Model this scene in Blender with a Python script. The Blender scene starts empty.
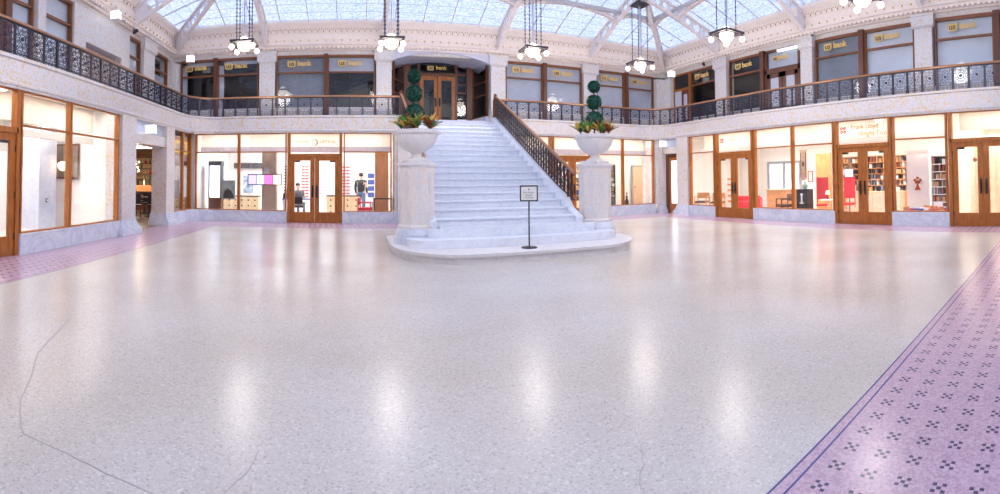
import bpy, bmesh, math, random
from mathutils import Vector, Matrix
R=math.radians; PI=math.pi
rnd=random.Random(7)
sc=bpy.context.scene; COL=sc.collection
# ------------------------------------------------------------------ materials
def _mat(name):
    m=bpy.data.materials.new(name); m.use_nodes=True
    nt=m.node_tree; b=nt.nodes['Principled BSDF']; return m,nt,b
def N(nt,t,**k):
    n=nt.nodes.new(t)
    for a,v in k.items():
        if a in n.inputs.keys() if isinstance(a,str) and not hasattr(n,a) else False: n.inputs[a].default_value=v
        else: setattr(n,a,v)
    return n
def coords(nt,scale=1.0):
    tc=nt.nodes.new('ShaderNodeTexCoord'); mp=nt.nodes.new('ShaderNodeMapping')
    mp.inputs['Scale'].default_value=(scale,)*3 if not isinstance(scale,tuple) else scale
    nt.links.new(tc.outputs['Object'],mp.inputs['Vector']); return mp.outputs['Vector']
def ramp(nt,fac,stops):
    r=nt.nodes.new('ShaderNodeValToRGB'); e=r.color_ramp.elements
    while len(e)<len(stops): e.new(0.5)
    for i,(p,c) in enumerate(stops): e[i].position=p; e[i].color=(*c,1)
    nt.links.new(fac,r.inputs[0]); return r.outputs[0]
def bump(nt,b,h,strength,dist=0.01):
    n=nt.nodes.new('ShaderNodeBump'); n.inputs['Strength'].default_value=strength; n.inputs['Distance'].default_value=dist
    nt.links.new(h,n.inputs['Height']); nt.links.new(n.outputs[0],b.inputs['Normal'])
def plain(name,c,rough=.5,metal=0.0,var=.08,scale=8.0,spec=.5,coat=0):
    m,nt,b=_mat(name)
    no=nt.nodes.new('ShaderNodeTexNoise'); no.inputs['Scale'].default_value=scale; no.inputs['Detail'].default_value=4
    nt.links.new(coords(nt),no.inputs['Vector'])
    lo=tuple(max(0,x*(1-var)) for x in c); hi=tuple(min(1,x*(1+var)) for x in c)
    nt.links.new(ramp(nt,no.outputs[0],[(.3,lo),(.7,hi)]),b.inputs['Base Color'])
    b.inputs['Roughness'].default_value=rough; b.inputs['Metallic'].default_value=metal
    b.inputs['Specular IOR Level'].default_value=spec; b.inputs['Coat Weight'].default_value=coat
    return m
def emit(name,c,s):
    m,nt,b=_mat(name); b.inputs['Base Color'].default_value=(*c,1)
    b.inputs['Emission Color'].default_value=(*c,1); b.inputs['Emission Strength'].default_value=s
    return m
def marble(name,base,vein,scale=1.6,rough=.25,amt=.55):
    m,nt,b=_mat(name); v=coords(nt)
    n1=nt.nodes.new('ShaderNodeTexNoise'); n1.inputs['Scale'].default_value=scale; n1.inputs['Detail'].default_value=8; n1.inputs['Distortion'].default_value=1.6
    nt.links.new(v,n1.inputs['Vector'])
    c=ramp(nt,n1.outputs[0],[(.36,base),(.47,tuple(a*(1-amt)+q*amt for a,q in zip(base,vein))),(.5,vein),(.54,tuple(a*(1-amt*.6)+q*amt*.6 for a,q in zip(base,vein))),(.68,base)])
    n2=nt.nodes.new('ShaderNodeTexNoise'); n2.inputs['Scale'].default_value=9; n2.inputs['Detail'].default_value=5
    nt.links.new(v,n2.inputs['Vector'])
    mx=nt.nodes.new('ShaderNodeMix'); mx.data_type='RGBA'; mx.inputs[0].default_value=.35
    nt.links.new(c,mx.inputs[6]); nt.links.new(ramp(nt,n2.outputs[0],[(.3,tuple(x*.88 for x in base)),(.7,base)]),mx.inputs[7])
    nt.links.new(mx.outputs[2],b.inputs['Base Color']); b.inputs['Roughness'].default_value=rough
    return m
def wood(name,c1,c2,rough=.35,scale=(3,3,.5)):
    m,nt,b=_mat(name); v=coords(nt,scale)
    w=nt.nodes.new('ShaderNodeTexNoise'); w.inputs['Scale'].default_value=6; w.inputs['Detail'].default_value=6; w.inputs['Distortion'].default_value=.6
    nt.links.new(v,w.inputs['Vector'])
    nt.links.new(ramp(nt,w.outputs[0],[(.3,c1),(.7,c2)]),b.inputs['Base Color']); b.inputs['Roughness'].default_value=rough
    return m
def mosaic(name,base,gold,dens=.56):
    m,nt,b=_mat(name); v=coords(nt)
    vo=nt.nodes.new('ShaderNodeTexVoronoi'); vo.inputs['Scale'].default_value=62; nt.links.new(v,vo.inputs['Vector'])
    n1=nt.nodes.new('ShaderNodeTexNoise'); n1.inputs['Scale'].default_value=6.5; n1.inputs['Detail'].default_value=3; n1.inputs['Distortion'].default_value=2.5
    nt.links.new(vo.outputs['Position'],n1.inputs['Vector'])
    n2=nt.nodes.new('ShaderNodeTexNoise'); n2.inputs['Scale'].default_value=17; nt.links.new(vo.outputs['Position'],n2.inputs['Vector'])
    mu=nt.nodes.new('ShaderNodeMath'); mu.operation='MULTIPLY'; nt.links.new(n1.outputs[0],mu.inputs[0]); nt.links.new(n2.outputs[0],mu.inputs[1])
    mask=ramp(nt,mu.outputs[0],[(dens*dens-.013,(0,0,0)),(dens*dens+.013,(1,1,1))])
    n3=nt.nodes.new('ShaderNodeTexNoise'); n3.inputs['Scale'].default_value=60; nt.links.new(v,n3.inputs['Vector'])
    bc=ramp(nt,n3.outputs[0],[(.3,tuple(x*.9 for x in base)),(.7,tuple(min(1,x*1.06) for x in base))])
    mx=nt.nodes.new('ShaderNodeMix'); mx.data_type='RGBA'; nt.links.new(mask,mx.inputs[0]); nt.links.new(bc,mx.inputs[6]); mx.inputs[7].default_value=(*gold,1)
    nt.links.new(mx.outputs[2],b.inputs['Base Color'])
    mt=nt.nodes.new('ShaderNodeMath'); mt.operation='MULTIPLY'; mt.inputs[1].default_value=.25; nt.links.new(mask,mt.inputs[0]); nt.links.new(mt.outputs[0],b.inputs['Metallic'])
    b.inputs['Roughness'].default_value=.35
    bump(nt,b,vo.outputs['Distance'],.12,.004)
    return m
def glass(name,tint=(.95,.96,.98),ior=1.42,rough=.02,haze=0.0,hc=(.8,.8,.85)):
    m=bpy.data.materials.new(name); m.use_nodes=True; nt=m.node_tree; nt.nodes.clear()
    o=nt.nodes.new('ShaderNodeOutputMaterial'); t=nt.nodes.new('ShaderNodeBsdfTransparent'); t.inputs[0].default_value=(*tint,1)
    g=nt.nodes.new('ShaderNodeBsdfGlossy'); g.inputs['Roughness'].default_value=rough
    f=nt.nodes.new('ShaderNodeFresnel'); ge=nt.nodes.new('ShaderNodeNewGeometry'); mr=nt.nodes.new('ShaderNodeMapRange')
    mr.inputs[3].default_value=ior; mr.inputs[4].default_value=1/ior; nt.links.new(ge.outputs['Backfacing'],mr.inputs[0]); nt.links.new(mr.outputs[0],f.inputs[0])
    mx=nt.nodes.new('ShaderNodeMixShader'); nt.links.new(f.outputs[0],mx.inputs[0]); nt.links.new(t.outputs[0],mx.inputs[1]); nt.links.new(g.outputs[0],mx.inputs[2])
    out=mx
    if haze>0:
        d=nt.nodes.new('ShaderNodeBsdfDiffuse'); d.inputs[0].default_value=(*hc,1)
        m2=nt.nodes.new('ShaderNodeMixShader'); m2.inputs[0].default_value=haze
        nt.links.new(mx.outputs[0],m2.inputs[1]); nt.links.new(d.outputs[0],m2.inputs[2]); out=m2
    nt.links.new(out.outputs[0],o.inputs[0]); return m
def skyglass():
    m=bpy.data.materials.new('textured_roof_glass'); m.use_nodes=True; nt=m.node_tree; nt.nodes.clear()
    o=nt.nodes.new('ShaderNodeOutputMaterial'); v=coords(nt)
    n=nt.nodes.new('ShaderNodeTexNoise'); n.inputs['Scale'].default_value=13; n.inputs['Detail'].default_value=5; n.inputs['Roughness'].default_value=.75; nt.links.new(v,n.inputs['Vector'])
    c=ramp(nt,n.outputs[0],[(.42,(.55,.64,.86)),(.48,(.68,.73,.87)),(.56,(.82,.83,.88))])
    t=nt.nodes.new('ShaderNodeBsdfTransparent'); nt.links.new(c,t.inputs[0])
    tr=nt.nodes.new('ShaderNodeBsdfTranslucent'); tr.inputs[0].default_value=(.82,.88,.96,1)
    mx=nt.nodes.new('ShaderNodeMixShader'); mx.inputs[0].default_value=.2
    nt.links.new(t.outputs[0],mx.inputs[1]); nt.links.new(tr.outputs[0],mx.inputs[2]); nt.links.new(mx.outputs[0],o.inputs[0]); return m
BORDER=(1.67,1.40,.0731)
def floormat():
    m,nt,b=_mat('mosaic_floor'); L=nt.links.new
    tc=nt.nodes.new('ShaderNodeTexCoord'); sp=nt.nodes.new('ShaderNodeSeparateXYZ'); L(tc.outputs['Object'],sp.inputs[0])
    def M(op,a,bb=None,cc=None):
        n=nt.nodes.new('ShaderNodeMath'); n.operation=op
        for i,x in enumerate((a,bb,cc)):
            if x is None: continue
            if isinstance(x,(int,float)): n.inputs[i].default_value=x
            else: L(x,n.inputs[i])
        return n.outputs[0]
    X,Y=sp.outputs[0],sp.outputs[1]
    c,s=math.cos(math.atan(BORDER[2])),math.sin(math.atan(BORDER[2]))
    # rotated coordinates of the near border: a along it, q across it
    xa=M('SUBTRACT',X,BORDER[0]); ya=M('SUBTRACT',Y,BORDER[1])
    a=M('ADD',M('MULTIPLY',xa,c),M('MULTIPLY',ya,s)); q=M('SUBTRACT',M('MULTIPLY',ya,c),M('MULTIPLY',xa,s))
    d=M('MINIMUM',q,M('ADD',X,4.33)); d=M('MINIMUM',d,M('SUBTRACT',10.9,X)); d=M('MINIMUM',d,M('SUBTRACT',14.15,Y))
    pink=M('LESS_THAN',d,0.02)
    def band(lo,hi): return M('MULTIPLY',M('GREATER_THAN',d,lo),M('LESS_THAN',d,hi))
    line=M('MAXIMUM',band(.016,.028),band(-.047,-.035))
    P=.174
    lx=M('ABSOLUTE',M('SUBTRACT',M('FRACT',M('DIVIDE',M('SUBTRACT',a,.16-P/2),P)),.5)); ly=M('ABSOLUTE',M('SUBTRACT',M('FRACT',M('DIVIDE',M('SUBTRACT',q,-.155-P/2),P)),.5))
    corner=M('LESS_THAN',M('MAXIMUM',M('ABSOLUTE',M('SUBTRACT',lx,.135)),M('ABSOLUTE',M('SUBTRACT',ly,.135))),.062)
    cross=M('MAXIMUM',corner,M('LESS_THAN',M('MAXIMUM',lx,ly),.062))
    cross=M('MULTIPLY',cross,M('LESS_THAN',d,-.07))
    v=tc.outputs['Object']
    vo=nt.nodes.new('ShaderNodeTexVoronoi'); vo.inputs['Scale'].default_value=85; L(v,vo.inputs['Vector'])
    cell=nt.nodes.new('ShaderNodeSeparateColor'); L(vo.outputs['Color'],cell.inputs[0])
    n1=nt.nodes.new('ShaderNodeTexNoise'); n1.inputs['Scale'].default_value=.55; n1.inputs['Detail'].default_value=5; L(v,n1.inputs['Vector'])
    cream=ramp(nt,cell.outputs[0],[(0,(.46,.43,.42)),(.12,(.58,.545,.52)),(.9,(.66,.62,.59)),(1,(.74,.71,.70))])
    stain=ramp(nt,n1.outputs[0],[(.35,(.90,.86,.80)),(.65,(1,1,1))])
    def mixc(f,A,B,mode='MIX'):
        n=nt.nodes.new('ShaderNodeMix'); n.data_type='RGBA'; n.blend_type=mode
        if isinstance(f,(int,float)): n.inputs[0].default_value=f
        else: L(f,n.inputs[0])
        for i,x in ((6,A),(7,B)):
            if isinstance(x,tuple): n.inputs[i].default_value=(*x,1)
            else: L(x,n.inputs[i])
        return n.outputs[2]
    cream=mixc(1.0,cream,stain,'MULTIPLY')
    pk=ramp(nt,cell.outputs[1],[(0,(.42,.28,.37)),(.5,(.54,.38,.47)),(1,(.62,.45,.54))])
    col=mixc(pink,cream,pk); col=mixc(cross,col,(.075,.06,.12)); col=mixc(line,col,(.05,.06,.22))
    L(col,b.inputs['Base Color'])
    n2=nt.nodes.new('ShaderNodeTexNoise'); n2.inputs['Scale'].default_value=1.3; n2.inputs['Detail'].default_value=4; L(v,n2.inputs['Vector'])
    rg=nt.nodes.new('ShaderNodeMapRange'); rg.inputs[3].default_value=.20; rg.inputs[4].default_value=.25; L(n2.outputs[0],rg.inputs[0]); L(rg.outputs[0],b.inputs['Roughness'])
    b.inputs['Specular IOR Level'].default_value=.5
    bump(nt,b,vo.outputs['Distance'],.10,.0015)
    return m
WOOD=wood('orange_brown_wood',(.30,.085,.012),(.46,.155,.026))
WOODU=wood('red_brown_window_wood',(.16,.05,.016),(.26,.085,.025),.35)
WOODD=wood('dark_red_brown_wood',(.09,.028,.014),(.16,.05,.020))
WOODL=wood('pale_wood',(.68,.50,.30),(.82,.66,.44))
WOODO=wood('warm_orange_wood',(.60,.25,.09),(.74,.36,.15))
MARB=marble('white_blue_marble',(.74,.78,.88),(.50,.56,.70))
MARBS=marble('stair_marble',(.84,.88,.96),(.70,.76,.88),2.2,.3,.22)
MARBG=marble('grey_marble_base',(.56,.60,.70),(.40,.44,.56),1.4,.25)
LIME=marble('pale_limestone',(.78,.76,.77),(.70,.66,.66),3,.5,.3)
LIMEM=mosaic('carved_limestone',(.80,.76,.75),(.78,.69,.63),.54)
MOSAIC=mosaic('gold_flecked_mosaic',(.64,.63,.69),(.66,.52,.33),.54)
PIERM=mosaic('pier_mosaic',(.70,.68,.71),(.66,.55,.38),.55)
SOFFIT=plain('lavender_plaster',(.60,.61,.74),.7,var=.04)
CREAM=plain('cream_plaster',(.86,.76,.70),.65,var=.04)
CREAMO=plain('cream_ornament',(.78,.66,.56),.6,var=.06)
OCHRE=plain('ochre_relief',(.42,.27,.14),.55,var=.1)
GOLD=plain('gilded_relief',(.78,.55,.22),.35,.6)
GOLDB=plain('bronze_gold_lettering',(.50,.27,.08),.5,.1)
GOLDL=plain('gold_lettering',(.72,.50,.18),.4,.2)
IRON=plain('dark_bronze_iron',(.06,.05,.06),.42,.6,.2)
IRONL=plain('lacy_blue_grey_iron',(.055,.055,.085),.4,.5,.2)
IRON2=plain('grey_blue_iron',(.12,.12,.16),.45,.6,.2)
COPPER=plain('copper_brown_rail',(.42,.20,.10),.3,.55)
BLACK=plain('black',(.015,.015,.018),.4)
DARKG=plain('dark_grey',(.07,.07,.08),.5)
WHITE=plain('white_paint',(.84,.84,.85),.5,var=.02)
WHITEW=plain('warm_white_paint',(.86,.80,.72),.6,var=.02)
SHADE=plain('blue_grey_window_shade',(.54,.55,.65),.7,var=.06,scale=1.2)
SHADEW=plain('white_window_shade',(.68,.70,.78),.7,var=.05,scale=1.2)
SHADED=plain('dim_window_shade',(.24,.25,.30),.7,var=.15,scale=1.0)
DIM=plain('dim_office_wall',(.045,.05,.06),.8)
RED=plain('red_fabric',(.62,.03,.05),.7)
REDP=plain('red_lettering',(.70,.05,.05),.5)
MAROON=plain('maroon_fabric',(.20,.03,.05),.8)
BLUE=plain('blue_print',(.06,.12,.40),.4)
GREENL=plain('dark_green_leaf',(.015,.11,.075),.35,var=.3,scale=30)
CROTG=plain('green_croton_leaf',(.10,.26,.06),.35,var=.3)
CROTY=plain('yellow_croton_leaf',(.78,.50,.10),.4,var=.2)
CROTR=plain('red_brown_croton_leaf',(.42,.10,.04),.4,var=.3)
SOIL=plain('soil',(.05,.03,.02),.9)
SKIN=plain('skin',(.62,.40,.30),.5)
HAIR=plain('dark_hair',(.03,.02,.015),.6)
GREYC=plain('grey_fabric',(.20,.22,.26),.8)
JEANS=plain('blue_denim',(.10,.16,.30),.8)
STEEL=plain('steel',(.55,.56,.60),.3,.8)
CARPET=plain('shop_carpet',(.62,.56,.50),.85,var=.1,scale=30)
SHOPW=plain('shop_wall_white',(.88,.86,.84),.7,var=.02)
SHOPC=plain('shop_ceiling_cream',(.88,.80,.68),.7,var=.03)
SHOPT=plain('shop_wall_tan',(.66,.44,.26),.7,var=.05)
BROWN=plain('taupe_column_paint',(.34,.25,.20),.6)
BLUEG=plain('blue_grey_column',(.50,.54,.66),.6)
PANE=glass('clear_glass')
PANED=glass('upper_window_glass',(.95,.97,.98),1.45)
SKYG=skyglass(); FLOOR=floormat()
GLOBE=emit('lit_opal_glass',(1.0,.86,.74),5.0)
LANT=emit('lit_lantern_glass',(.95,.95,1.0),1.3)
PANEL=emit('ceiling_light_panel',(1.0,.93,.84),2.5)
SCREENS=[emit('screen_violet',(.45,.35,.9),1.3),emit('screen_blue',(.5,.6,1),1.4),emit('screen_pink',(1.0,.12,.35),1.3),emit('screen_yellow',(.9,.85,.6),1.3)]
LITW=emit('glowing_white_panel',(.85,.90,1.0),1.1)  # lit panels; on door panes the glow imitates light from behind
LITC=emit('monitor_blue',(.45,.65,1.0),1.0)
# ------------------------------------------------------------------ mesh builder
class MB:
    def __init__(s,T=None,mats=None): s.v=[];s.f=[];s.m=[];s.T=T;s.mi=0;s.X=None
    def add(s,vs,fs):
        o=len(s.v)
        for p in vs:
            p=Vector(p)
            if s.X is not None: p=s.X@p
            if s.T: p=Vector(s.T(*p))
            s.v.append(tuple(p))
        for f in fs: s.f.append(tuple(i+o for i in f)); s.m.append(s.mi)
        return s
    def box(s,x0,x1,y0,y1,z0,z1):
        vs=[(x,y,z) for z in (z0,z1) for y in (y0,y1) for x in (x0,x1)]
        return s.add(vs,[(0,2,3,1),(4,5,7,6),(0,1,5,4),(2,6,7,3),(0,4,6,2),(1,3,7,5)])
    def cb(s,c,d,rz=0,rx=0,ry=0):
        M=Matrix.Translation(c)@Matrix.Rotation(rz,4,'Z')@Matrix.Rotation(ry,4,'Y')@Matrix.Rotation(rx,4,'X')
        a,b,e=d[0]/2,d[1]/2,d[2]/2
        vs=[M@Vector((x,y,z)) for z in (-e,e) for y in (-b,b) for x in (-a,a)]
        return s.add(vs,[(0,2,3,1),(4,5,7,6),(0,1,5,4),(2,6,7,3),(0,4,6,2),(1,3,7,5)])
    def prism(s,poly,z0,z1):
        n=len(poly); vs=[(x,y,z0) for x,y in poly]+[(x,y,z1) for x,y in poly]
        return s.add(vs,[tuple(range(n-1,-1,-1)),tuple(range(n,2*n))]+[(i,(i+1)%n,n+(i+1)%n,n+i) for i in range(n)])
    def vprism(s,poly,d0,d1):   # poly in (x,z), extruded along y
        n=len(poly); vs=[(x,d0,z) for x,z in poly]+[(x,d1,z) for x,z in poly]
        return s.add(vs,[tuple(range(n)),tuple(range(2*n-1,n-1,-1))]+[(i,n+i,n+(i+1)%n,(i+1)%n) for i in range(n)])
    def uprism(s,poly,d0,d1):   # poly in (y,z), extruded along x
        n=len(poly); vs=[(d0,y,z) for y,z in poly]+[(d1,y,z) for y,z in poly]
        return s.add(vs,[tuple(range(n)),tuple(range(2*n-1,n-1,-1))]+[(i,n+i,n+(i+1)%n,(i+1)%n) for i in range(n)])
    def lathe(s,prof,c=(0,0),n=24,rot=0,capb=True,capt=True):
        vs=[];k=len(prof)
        for r,z in prof:
            for i in range(n):
                a=rot+2*PI*i/n; vs.append((c[0]+r*math.cos(a),c[1]+r*math.sin(a),z))
        fs=[(j*n+i,j*n+(i+1)%n,(j+1)*n+(i+1)%n,(j+1)*n+i) for j in range(k-1) for i in range(n)]
        if capb: fs.append(tuple(range(n-1,-1,-1)))
        if capt: fs.append(tuple((k-1)*n+i for i in range(n)))
        return s.add(vs,fs)
    def sph(s,c,r,nu=12,nv=8,sz=1.0):
        vs=[(c[0],c[1],c[2]-r*sz)]
        for j in range(1,nv):
            t=PI*j/nv
            for i in range(nu):
                a=2*PI*i/nu; vs.append((c[0]+r*math.sin(t)*math.cos(a),c[1]+r*math.sin(t)*math.sin(a),c[2]-r*sz*math.cos(t)))
        vs.append((c[0],c[1],c[2]+r*sz)); e=len(vs)-1
        fs=[(0,1+(i+1)%nu,1+i) for i in range(nu)]
        fs+=[(1+(j-1)*nu+i,1+(j-1)*nu+(i+1)%nu,1+j*nu+(i+1)%nu,1+j*nu+i) for j in range(1,nv-1) for i in range(nu)]
        fs+=[(1+(nv-2)*nu+i,1+(nv-2)*nu+(i+1)%nu,e) for i in range(nu)]
        return s.add(vs,fs)
    def tube(s,pts,r,n=8):
        pts=[Vector(p) for p in pts]; vs=[];k=len(pts)
        for j,p in enumerate(pts):
            d=(pts[min(j+1,k-1)]-pts[max(j-1,0)]).normalized()
            up=Vector((0,0,1)) if abs(d.z)<.95 else Vector((1,0,0))
            a=d.cross(up).normalized(); b=d.cross(a).normalized()
            rr=r[j] if isinstance(r,(list,tuple)) else r
            for i in range(n):
                t=2*PI*i/n+PI/n; vs.append(p+a*math.cos(t)*rr+b*math.sin(t)*rr)
        fs=[(j*n+i,j*n+(i+1)%n,(j+1)*n+(i+1)%n,(j+1)*n+i) for j in range(k-1) for i in range(n)]
        fs+=[tuple(range(n-1,-1,-1)),tuple((k-1)*n+i for i in range(n))]
        return s.add(vs,fs)
    def ring(s,c,ro,ri,th,n=16,plane='xz'):  # flat plate ring standing in xz (thickness along y) or lying in xy / standing in yz
        vs=[]
        for h in (-th/2,th/2):
            for r in (ri,ro):
                for i in range(n):
                    a=2*PI*i/n; u,w=r*math.cos(a),r*math.sin(a)
                    o={'xz':(u,h,w),'xy':(u,w,h),'yz':(h,u,w)}[plane]; vs.append((c[0]+o[0],c[1]+o[1],c[2]+o[2]))
        fs=[]
        for i in range(n):
            j=(i+1)%n
            fs+=[(i,j,n+j,n+i),(2*n+i,3*n+i,3*n+j,2*n+j),(i,2*n+i,2*n+j,j),(n+i,n+j,3*n+j,3*n+i)]
        return s.add(vs,fs)
    def sweep(s,path,prof,closed=False):  # path: 2-D points; prof: (outward,z) polygon; outward = left of the direction
        n=len(path);k=len(prof);vs=[]
        for i,p in enumerate(path):
            a=path[i-1] if (i>0 or closed) else None; b=path[(i+1)%n] if (i<n-1 or closed) else None
            def nr(u,w):
                d=Vector((w[0]-u[0],w[1]-u[1])).normalized(); return Vector((-d.y,d.x))
            if a is None: nn=nr(p,b)
            elif b is None: nn=nr(a,p)
            else:
                n1,n2=nr(a,p),nr(p,b); nn=(n1+n2); nn=nn/max(.2,nn.dot(n1)) if nn.length>1e-6 else n1
            for d,z in prof: vs.append((p[0]+nn.x*d,p[1]+nn.y*d,z))
        fs=[]
        for i in range(n if closed else n-1):
            j=(i+1)%n
            for q in range(k): fs.append((i*k+q,i*k+(q+1)%k,j*k+(q+1)%k,j*k+q))
        if not closed: fs+=[tuple(range(k-1,-1,-1)),tuple((n-1)*k+q for q in range(k))]
        return s.add(vs,fs)
    def leaf(s,base,d,L,w,bend=.25):
        d=Vector(d).normalized(); side=d.cross(Vector((0,0,1)))
        if side.length<.05: side=Vector((1,0,0))
        side.normalize(); up=side.cross(d); b=Vector(base)
        pts=[]
        for t,ww in ((0,.15),(.35,1),(.7,.8),(1,.05)):
            c=b+d*L*t-Vector((0,0,1))*bend*L*t*t
            pts+= [c-side*w*ww/2+up*w*.12, c, c+side*w*ww/2+up*w*.12]
        return s.add(pts,[(i*3+j,i*3+j+1,i*3+j+4,i*3+j+3) for i in range(3) for j in range(2)])
    def build(s,name,mat,parent=None,smooth=False,bevel=0,label=None,recalc=True):
        me=bpy.data.meshes.new(name); me.from_pydata(s.v,[],s.f)
        mats=mat if isinstance(mat,(list,tuple)) else [mat]
        for m in mats: me.materials.append(m)
        if len(mats)>1: me.polygons.foreach_set('material_index',s.m)
        if recalc:
            bm=bmesh.new(); bm.from_mesh(me); bmesh.ops.recalc_face_normals(bm,faces=bm.faces)
            if bevel>0:
                bmesh.ops.bevel(bm,geom=[e for e in bm.edges if len(e.link_faces)==2 and e.calc_face_angle(0)>.6],offset=bevel,segments=1,affect='EDGES',clamp_overlap=True)
            bm.to_mesh(me); bm.free()
        if smooth:
            me.polygons.foreach_set('use_smooth',[True]*len(me.polygons))
            try: me.set_sharp_from_angle(angle=R(40))
            except Exception: pass
        me.update()
        o=bpy.data.objects.new(name,me); COL.objects.link(o)
        if parent: o.parent=parent
        if label: o['label']=label
        return o
def tag(o,label,cat,group=None,kind=None):
    o['label']=label; o['category']=cat
    if group: o['group']=group
    if kind: o['kind']=kind
    return o
def root(name,label,cat,loc=(0,0,0),rz=0,group=None,kind=None):
    o=bpy.data.objects.new(name,None); COL.objects.link(o); o.location=loc; o.rotation_euler=(0,0,rz); o.empty_display_size=.2
    return tag(o,label,cat,group,kind)
def dup(src,loc,rz=0,label=None,parent=None):
    c=src.copy(); COL.objects.link(c); c.parent=parent
    if loc is not None: c.location=loc; c.rotation_euler=(0,0,rz)
    if label: c['label']=label
    for ch in list(src.children): dup(ch,None,0,None,c)
    return c
def text(body,name,parent,mat,size,loc,rot,align='CENTER',ext=.004,sx=1.0,bold=0.0,label=None):
    cu=bpy.data.curves.new('t','FONT'); cu.body=body; cu.size=size; cu.align_x=align; cu.align_y='CENTER'; cu.extrude=ext; cu.offset=bold; cu.resolution_u=3
    t=bpy.data.objects.new('t',cu); COL.objects.link(t)
    dg=bpy.context.evaluated_depsgraph_get(); me=bpy.data.meshes.new_from_object(t.evaluated_get(dg))
    bpy.data.objects.remove(t); bpy.data.curves.remove(cu)
    me.materials.clear(); me.materials.append(mat)
    o=bpy.data.objects.new(name,me); COL.objects.link(o); o.location=loc; o.rotation_euler=rot; o.scale=(sx,1,1)
    if parent: o.parent=parent
    if label: o['label']=label
    return o
YB,XL,XR=15.95,-5.74,12.07
E0=1.3; UB,UL,UR=YB+E0,XL-E0,XR+E0
YF=-6.0
TB=lambda s,d,z:(s,YB+d,z)
TL=lambda s,d,z:(XL-d,s,z)
TR=lambda s,d,z:(XR+d,s,z)
UBt=lambda s,d,z:(s,UB+d,z)
ULt=lambda s,d,z:(UL-d,s,z)
URt=lambda s,d,z:(UR+d,s,z)
ROTB,ROTL,ROTR=(R(90),0,0),(R(90),0,R(90)),(R(90),0,R(-90))   # lettering facing the court
# ------------------------------------------------------------------ setting: floor
f=MB(); f.box(-6.9,13.4,YF-.3,17.0,-.2,0)
fl=f.build('floor',FLOOR); tag(fl,'glossy cream mosaic lobby floor with pink cross-patterned border','floor',kind='structure')
def crack(path,w,lab):
    m=MB(); pts=[]
    P=[]
    for i in range(len(path)-1):
        a,b=Vector(path[i]),Vector(path[i+1])
        for k in range(4):
            t=k/4; q=a.lerp(b,t); P.append((q.x+rnd.uniform(-.008,.008),q.y+rnd.uniform(-.008,.008)))
    P.append(path[-1])
    pr=[(-w/2,.0),(-w/2,.0012),(w/2,.0012),(w/2,.0)]
    m.sweep(P,pr); o=m.build('crack',plain('crack_fill',(.42,.38,.38),.8),fl,label=lab)
crack([(-2.87,4.32),(-2.61,3.67),(-2.48,3.26),(-2.42,3.09),(-2.13,2.64),(-1.99,2.36),(-1.79,2.13),(-1.71,2.07)],.008,'long crack across left side of floor')
crack([(-1.71,2.07),(-1.46,2.07),(-1.26,2.05),(-.89,2.02),(-.55,1.93)],.008,'crack running right along lower left floor')
crack([(1.49,2.19),(1.4,2.03),(1.29,1.91),(1.25,1.81)],.005,'fine crack at middle bottom of floor')
crack([(-.51,2.52),(-.53,2.29),(-.59,2.14),(-.62,1.95)],.005,'faint crack left of middle bottom')
# ------------------------------------------------------------------ setting: balcony fascia, slab, upper walls
def arc(cx,cy,r,a0,a1,n=10): return [(cx+r*math.cos(R(a0+(a1-a0)*i/n)),cy+r*math.sin(R(a0+(a1-a0)*i/n))) for i in range(n+1)]
def pathL(off,y0=YF,xe=1.6):  # off = distance behind the fascia face
    r=1.1+off; x=XL+.08-off; y=YB-.08+off
    return [(x,y0)]+arc(XL+.08+1.1,YB-.08-1.1,r,180,90)+[(xe,y)]
def pathR(off,y0=YF,xs=4.88):
    r=1.1+off; x=XR-.08+off; y=YB-.08+off
    return [(xs,y)]+arc(XR-.08-1.1,YB-.08-1.1,r,90,0)+[(x,y0)]
FP=[(0,3.08),(0,3.10),(-.03,3.10),(-.03,3.15),(0,3.17),(0,3.56),(-.04,3.58),(-.04,3.64),(.2,3.64),(.2,3.05),(0,3.05)]
a=MB(); a.sweep(pathL(0),FP); a.sweep(pathR(0),FP); o=a.build('trim_1',MOSAIC)
tag(o,'gold-flecked lavender mosaic fascia band around the balcony edge','balcony fascia',kind='structure')
a=MB()
a.box(UL-5,XL-.12,YF,22,3.22,3.5); a.box(XR+.12,UR+5,YF,22,3.22,3.5); a.box(XL-.12,1.55,YB+.12,22,3.22,3.5); a.box(4.93,XR+.12,YB+.12,22,3.22,3.5); a.box(1.55,4.93,YB-.4,22,3.3,3.47)
# corner soffit plates filling the rounded corners
for cx,cy,p in ((XL+.08+1.1,YB-.08-1.1,arc(XL+1.18,YB-1.18,1.22,180,90)),(XR-1.18,YB-1.18,arc(XR-1.18,YB-1.18,1.22,90,0))):
    sx=-1 if cx<0 else 1
    poly=p+[(cx+sx*1.2,cy+1.2)] if cx>0 else p+[(cx-1.2,cy+1.2)]
    a.prism(poly,3.1,3.49)
o=a.build('floor_mezzanine',SOFFIT); tag(o,'mezzanine walkway slab behind the balcony railing','floor',kind='structure')
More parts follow.
